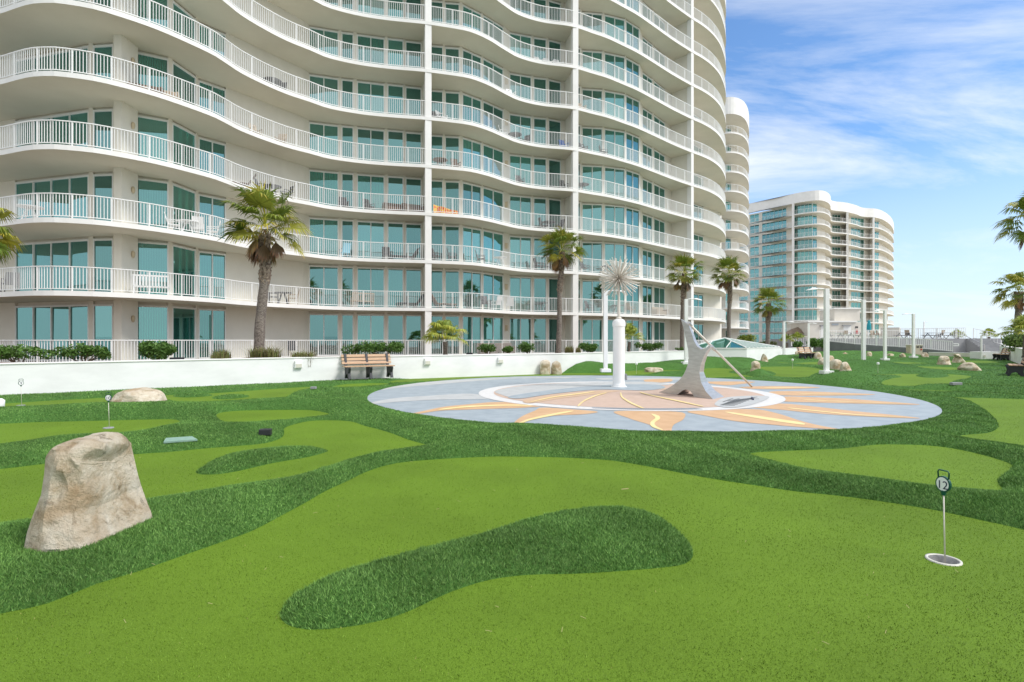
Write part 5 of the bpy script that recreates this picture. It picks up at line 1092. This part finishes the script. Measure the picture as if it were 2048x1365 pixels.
# ================================================================== FAR RIGHT: SERVICE BUILDING, RAMP, DECK, STAIRS
def fence(name, label, a, b, za, zb, h, pick=.13, m='rail', mid=False, cat='railing', post=2.0, w=.02):
    t = thing(name, label, cat, (*a, za)); d = np.array(b)-np.array(a); l = np.hypot(*d); mb = MB()
    for zz, ww in ((h-.03, .06), (.1, .04)): mb.beam((a[0], a[1], za+zz), (b[0], b[1], zb+zz), ww, .05)
    mb.build('rails', M[m], t); mb = MB(); n = int(l/pick)
    for i in range(n+1):
        s = i/n; x, y, z = a[0]+d[0]*s, a[1]+d[1]*s, za+(zb-za)*s; mb.box((x, y, z+h/2), (w, w, h-.05))
    mb.build('pickets', M[m], t)
    for i in range(int(l/post)+1):
        s = min(1, i*post/l); x, y, z = a[0]+d[0]*s, a[1]+d[1]*s, za+(zb-za)*s; mb = MB(); mb.box((x, y, z+h/2), (.07,.07,h)); mb.build('post', M[m], t)
    return t
YB = 84
t = thing('service_building', 'cream service building with a raised block, two doors and a flat sign', 'building', (ax(1665, YB), YB, 1.0))
def bpx(mb, p0, p1, q0, q1, y, dep): mb.hexa([(ax(p0, y), y, az(q1, y)), (ax(p1, y), y, az(q1, y)), (ax(p1, y)+dep*.1, y+dep, az(q1, y)), (ax(p0, y)+dep*.1, y+dep, az(q1, y)), (ax(p0, y), y, az(q0, y)), (ax(p1, y), y, az(q0, y)), (ax(p1, y)+dep*.1, y+dep, az(q0, y)), (ax(p0, y)+dep*.1, y+dep, az(q0, y))])
mb = MB(); bpx(mb, 1618, 1712, 645, 692, YB, 7); bpx(mb, 1712, 1735, 645, 692, YB+.8, 6); mb.build('wall', M['cream'], t)
mb = MB(); bpx(mb, 1616, 1714, 642, 645, YB-.2, 7.6); mb.build('cornice', M['fascia'], t)
mb = MB(); bpx(mb, 1669, 1720, 618, 642, YB+1.0, 5); mb.build('upper_block', M['cream'], t)
mb = MB(); bpx(mb, 1668, 1722, 616, 618.5, YB+.8, 5.5); mb.build('cornice', M['fascia'], t)
for p0, p1 in ((1642,1652),(1687,1702)): mb = MB(); bpx(mb, p0, p1, 652, 680, YB-.05, .1); d_ = mb.build('door', M['fascia'], t); mb = MB(); bpx(mb, p0-1, p1+1, 650.5, 652, YB-.3, .3); mb.build('door_canopy', M['graystep'], t)
mb = MB(); bpx(mb, 1664, 1677, 647.5, 651, YB-.08, .1); sg = mb.build('sign_board', M['signgray'], t)
for p0, q0, q1, m_ in ((1711,653,657,'black'),(1714,653,657,'black'),(1712,660,668,'red')): mb = MB(); bpx(mb, p0, p0+2.2 if m_ == 'black' else p0+4, q0, q1, YB-.06, .08); mb.build('wall_notice', M[m_], t)
# thatched hut
x, y = ax(1597, 88), 88; t = thing('thatched_hut', 'conical thatched palm hut roof left of the cream service building', 'hut', (x, y, .5)); mb = MB(); mb.lathe([(2.4,az(668,y)),(2.2,az(667,y)),(1.1,az(659,y)),(0,az(654,y))], (x, y), 20); mb.build('thatch_roof', M['thatch'], t)
for a in range(4): mb = MB(); mb.beam((x+1.6*math.cos(a*1.57), y+1.6*math.sin(a*1.57), -.3), (x+1.6*math.cos(a*1.57), y+1.6*math.sin(a*1.57), az(666, y)), .12); mb.build('hut_post', M['twig'], t)
# raised deck with grey face, ramp, stairs
YD = 68; DK = az(677.5, YD)
t = thing('raised_deck', 'grey raised deck with broad steps at the far end of the course', 'deck', (ax(1900, YD), YD, 0))
mb = MB(); mb.hexa([(ax(1640, YD), YD, -.3), (ax(1932, YD), YD, -.3), (ax(1932, YD)+8, YD+30, -.3), (ax(1640, YD)+8, YD+30, -.3), (ax(1640, YD), YD, DK), (ax(1932, YD), YD, DK), (ax(1932, YD)+8, YD+30, DK), (ax(1640, YD)+8, YD+30, DK)]); mb.build('deck_block', M['graystep'], t)
ns = 9; st = MB()
for i in range(ns):
    h = DK*(i+1)/ns - .003; y0 = YD - 3.0 + 3.0*i/ns; x0, x1 = ax(1932, YD)+.002, ax(2001, YD); st = MB(); st.hexa([(x0, y0, -.3), (x1, y0, -.3), (x1, YD+8, -.3), (x0, YD+8, -.3), (x0, y0, h), (x1, y0, h), (x1, YD+8 - i*.01, h), (x0, YD+8 - i*.01, h)]) if False else None
    mb = MB(); mb.box(((x0+x1)/2, (y0+YD)/2 + .01*i*0, h/2 - .15), (x1-x0, YD-y0, h+.3 - .0)); 
    # each step only as deep as its own tread so no two tops coincide
    mb = MB(); d1 = 3.0/ns; mb.box(((x0+x1)/2, y0 + d1/2 - .0, (h-.3)/2), (x1-x0, d1-.002, h+.3)); mb.build('step', M['graystep'], t)
    mb = MB(); mb.box(((x0+x1)/2, y0 + .02, h+.004), (x1-x0-.02, .05, .012)); mb.build('step_edge', M['graywall'], t)
mb = MB(); mb.box(((ax(1932, YD)+ax(2060, YD))/2, YD+10.02, DK/2-.15), (ax(2060, YD)-ax(1932, YD), 20, DK+.28)); mb.build('deck_block', M['graystep'], t)
t = thing('ramp', 'long grey ramp wall sloping down to the right before the raised deck', 'ramp', (ax(1653, 60), 60, 0)); pr = [(1652,682.8,62),(1710,689,60),(1815,695.8,57.5),(1862,699.5,56),(1907,704,55)]
mb = MB()
for (a, za_, ya), (b, zb_, yb) in zip(pr[:-1], pr[1:]): mb.hexa([(ax(a, ya), ya, -.3), (ax(b, yb), yb, -.3), (ax(b, yb), yb+3, -.3), (ax(a, ya), ya+3, -.3), (ax(a, ya), ya, az(za_, ya)), (ax(b, yb), yb, az(zb_, yb)), (ax(b, yb), yb+3, az(zb_, yb)), (ax(a, ya), ya+3, az(za_, ya))])
mb.build('ramp_wall', M['graywall'], t)
for (a, za_, ya), (b, zb_, yb), lb in ((pr[0], pr[1], 'upper left length of white railing on the ramp'), (pr[1], pr[2], 'middle length of white railing on the ramp'), (pr[2], pr[4], 'lowest length of white railing on the ramp, beside the litter bin')):
    fence('ramp_railing', lb, (ax(a, ya), ya+.1), (ax(b, yb), yb+.1), az(za_, ya), az(zb_, yb), 1.05, .16, w=.025)
mb = MB(); ye = 55; mb.beam((ax(1907, ye), ye, az(688, ye)), (ax(1917, ye), ye, az(688, ye)), .06); mb.beam((ax(1917, ye), ye, az(688, ye)), (ax(1917, ye), ye, az(692, ye)), .06); mb.beam((ax(1907, ye), ye, az(692, ye)), (ax(1917, ye), ye, az(692, ye)), .06); tag(mb.build('handrail_loop', M['rail']), 'small white handrail loop at the foot of the ramp railing', 'handrail')
fence('deck_railing', 'white picket railing along the raised deck, seen against the sky', (ax(1801, YD+6), YD+6), (ax(1931, YD+.5), YD+.5), DK, DK, 1.35, .2, w=.03)
fence('deck_railing', 'white railing on the raised deck before the cream service building', (ax(1640, YD+.2), YD+.2), (ax(1801, YD+.2), YD+.2), DK, DK, 1.05, .2, w=.02)
fence('deck_railing', 'short white railing left of the cream service building', (ax(1583, 66), 66), (ax(1617, 66), 66), .8, .8, 1.15, .2, w=.03)
mb = MB(); mb.beam((ax(1949, YD), YD+3, DK+1.0), (ax(1969, YD-3), YD-3, .95), .06); mb.beam((ax(1949, YD), YD+3, DK), (ax(1949, YD), YD+3, DK+1.0), .06); mb.beam((ax(1969, YD-3), YD-3, .2), (ax(1969, YD-3), YD-3, .95), .06); tag(mb.build('stair_handrail', M['metal']), 'sloping metal handrail in the middle of the grey steps', 'handrail')
wallrun('stair_wall', 'low cream wall in front of the ramp foot and steps', [(ax(1858, 50), 50), (ax(1959, 47), 47)], -.1, az(706.5, 48.5), .3, m='cream')
t = thing('white_planter_block', 'white stepped block with a slim post before the grey steps', 'planter', (ax(1980, 42), 42, 0)); mb = MB(); mb.box((ax(1981, 42), 42.5, .25), (1.5, 1.0, .75)); mb.build('block', M['whitewall'], t); mb = MB(); mb.box((ax(1963, 41.8), 41.8, .9), (.09,.09,1.9)); mb.build('slim_post', M['rail'], t); mb = MB(); mb.box((ax(1971, 41.9), 41.97, .3), (.12,.06,.16)); mb.build('outlet', M['lampglass'], t)
fence('stair_railing', 'white end railing at the right of the grey steps', (ax(2002, 66), 64), (ax(2003, 66), 70), .6, DK, 1.3, .5)
wallrun('stair_side_wall', 'white wall sloping beside the right of the grey steps', [(ax(2004, 60), 60), (ax(2012, 45), 45)], -.1, 1.1, .3)
# litter bin
x, y = ax(1828.5, 54), 54; t = thing('litter_bin', 'beige panelled litter bin with two black openings beside the fourth pole', 'litter bin', (x, y, 0)); mb = MB(); mb.box((x, y, .5), (1.2,.6,1.0)); mb.build('bin_body', M['bin'], t, bevel=.02); mb = MB(); mb.box((x, y, 1.03), (1.3,.7,.07)); mb.build('bin_lid', M['cream'], t, bevel=.02)
for s in (.12,.45): mb = MB(); mb.box((x+s, y-.31, .84), (.22,.03,.13)); mb.build('bin_opening', M['black'], t)
mb = MB(); mb.box((x+.45, y-.32, .6), (.14,.02,.14)); mb.build('bin_sticker', M['red'], t)
# closed umbrella
x, y = ax(1738, 76), 76; t = thing('closed_umbrella', 'closed teal umbrella beside the cream service building', 'umbrella', (x, y, DK)); mb = MB(); mb.tube([(x,y,DK),(x,y,az(640,y))], .03, 6); mb.build('umbrella_pole', M['rail'], t); mb = MB(); mb.lathe([(.10,az(665,y)),(.3,az(661,y)),(.27,az(650,y)),(.16,az(645,y)),(.22,az(643.5,y)),(.0,az(640,y))], (x, y), 8); mb.build('canopy', M['teal'], t)
# cream parapet pieces right of it
t = wallrun('deck_parapet', 'low cream parapet on the raised deck right of the teal umbrella', [(ax(1762, 82), 82), (ax(1800, 80), 80)], 1.0, az(656, 81), .4, m='cream')
# picnic tables and chairs on the deck
def picnic(loc, lb, rz=0):
    t = thing('picnic_table', lb, 'picnic table', (0,0,0), 0, 'picnic tables on the raised deck'); mb = MB(); mb.box((0,0,.74), (1.8,.75,.05)); mb.build('tabletop', M['graystep'], t)
    for s in (-.7,.7): mb = MB(); mb.box((0,s,.44), (1.8,.28,.05)); mb.build('bench_seat', M['graystep'], t)
    for s in (-.7,.7): mb = MB(); mb.beam((s,-.65,0), (s,.05,.74), .06); mb.beam((s,.65,0), (s,-.05,.74), .06); mb.beam((s,-.75,.4), (s,.75,.4), .06); mb.build('leg_frame', M['graywall'], t)
    t.location = loc; t.rotation_euler.z = rz; return t
pt = picnic((ax(1670, 71), 71, DK), 'grey picnic table left of the cream building door')
for px, lb in ((1712,'grey picnic table at the right corner of the cream building'), (1808,'grey picnic table behind the left end of the sky backed railing'), (1865,'grey picnic table in the middle of the raised deck'), (1892,'grey picnic table near the right end of the raised deck')): dup(pt, (ax(px, 71.5), 71.5, DK), R(8), lb)
for px, lb in ((1688,'pale chair on the raised deck left of the second pole'), (1748,'pale chair on the raised deck under the teal umbrella'), (1760,'pale chair on the raised deck left of the third pole'), (1817,'pale chair on the raised deck left of the fourth pole'), (1880,'pale chair on the raised deck between two picnic tables')): dup(used[('chair','tan')], (ax(px, 72), 72, DK), R(px*7), lb, 'chairs on the raised deck', scale=1.15)
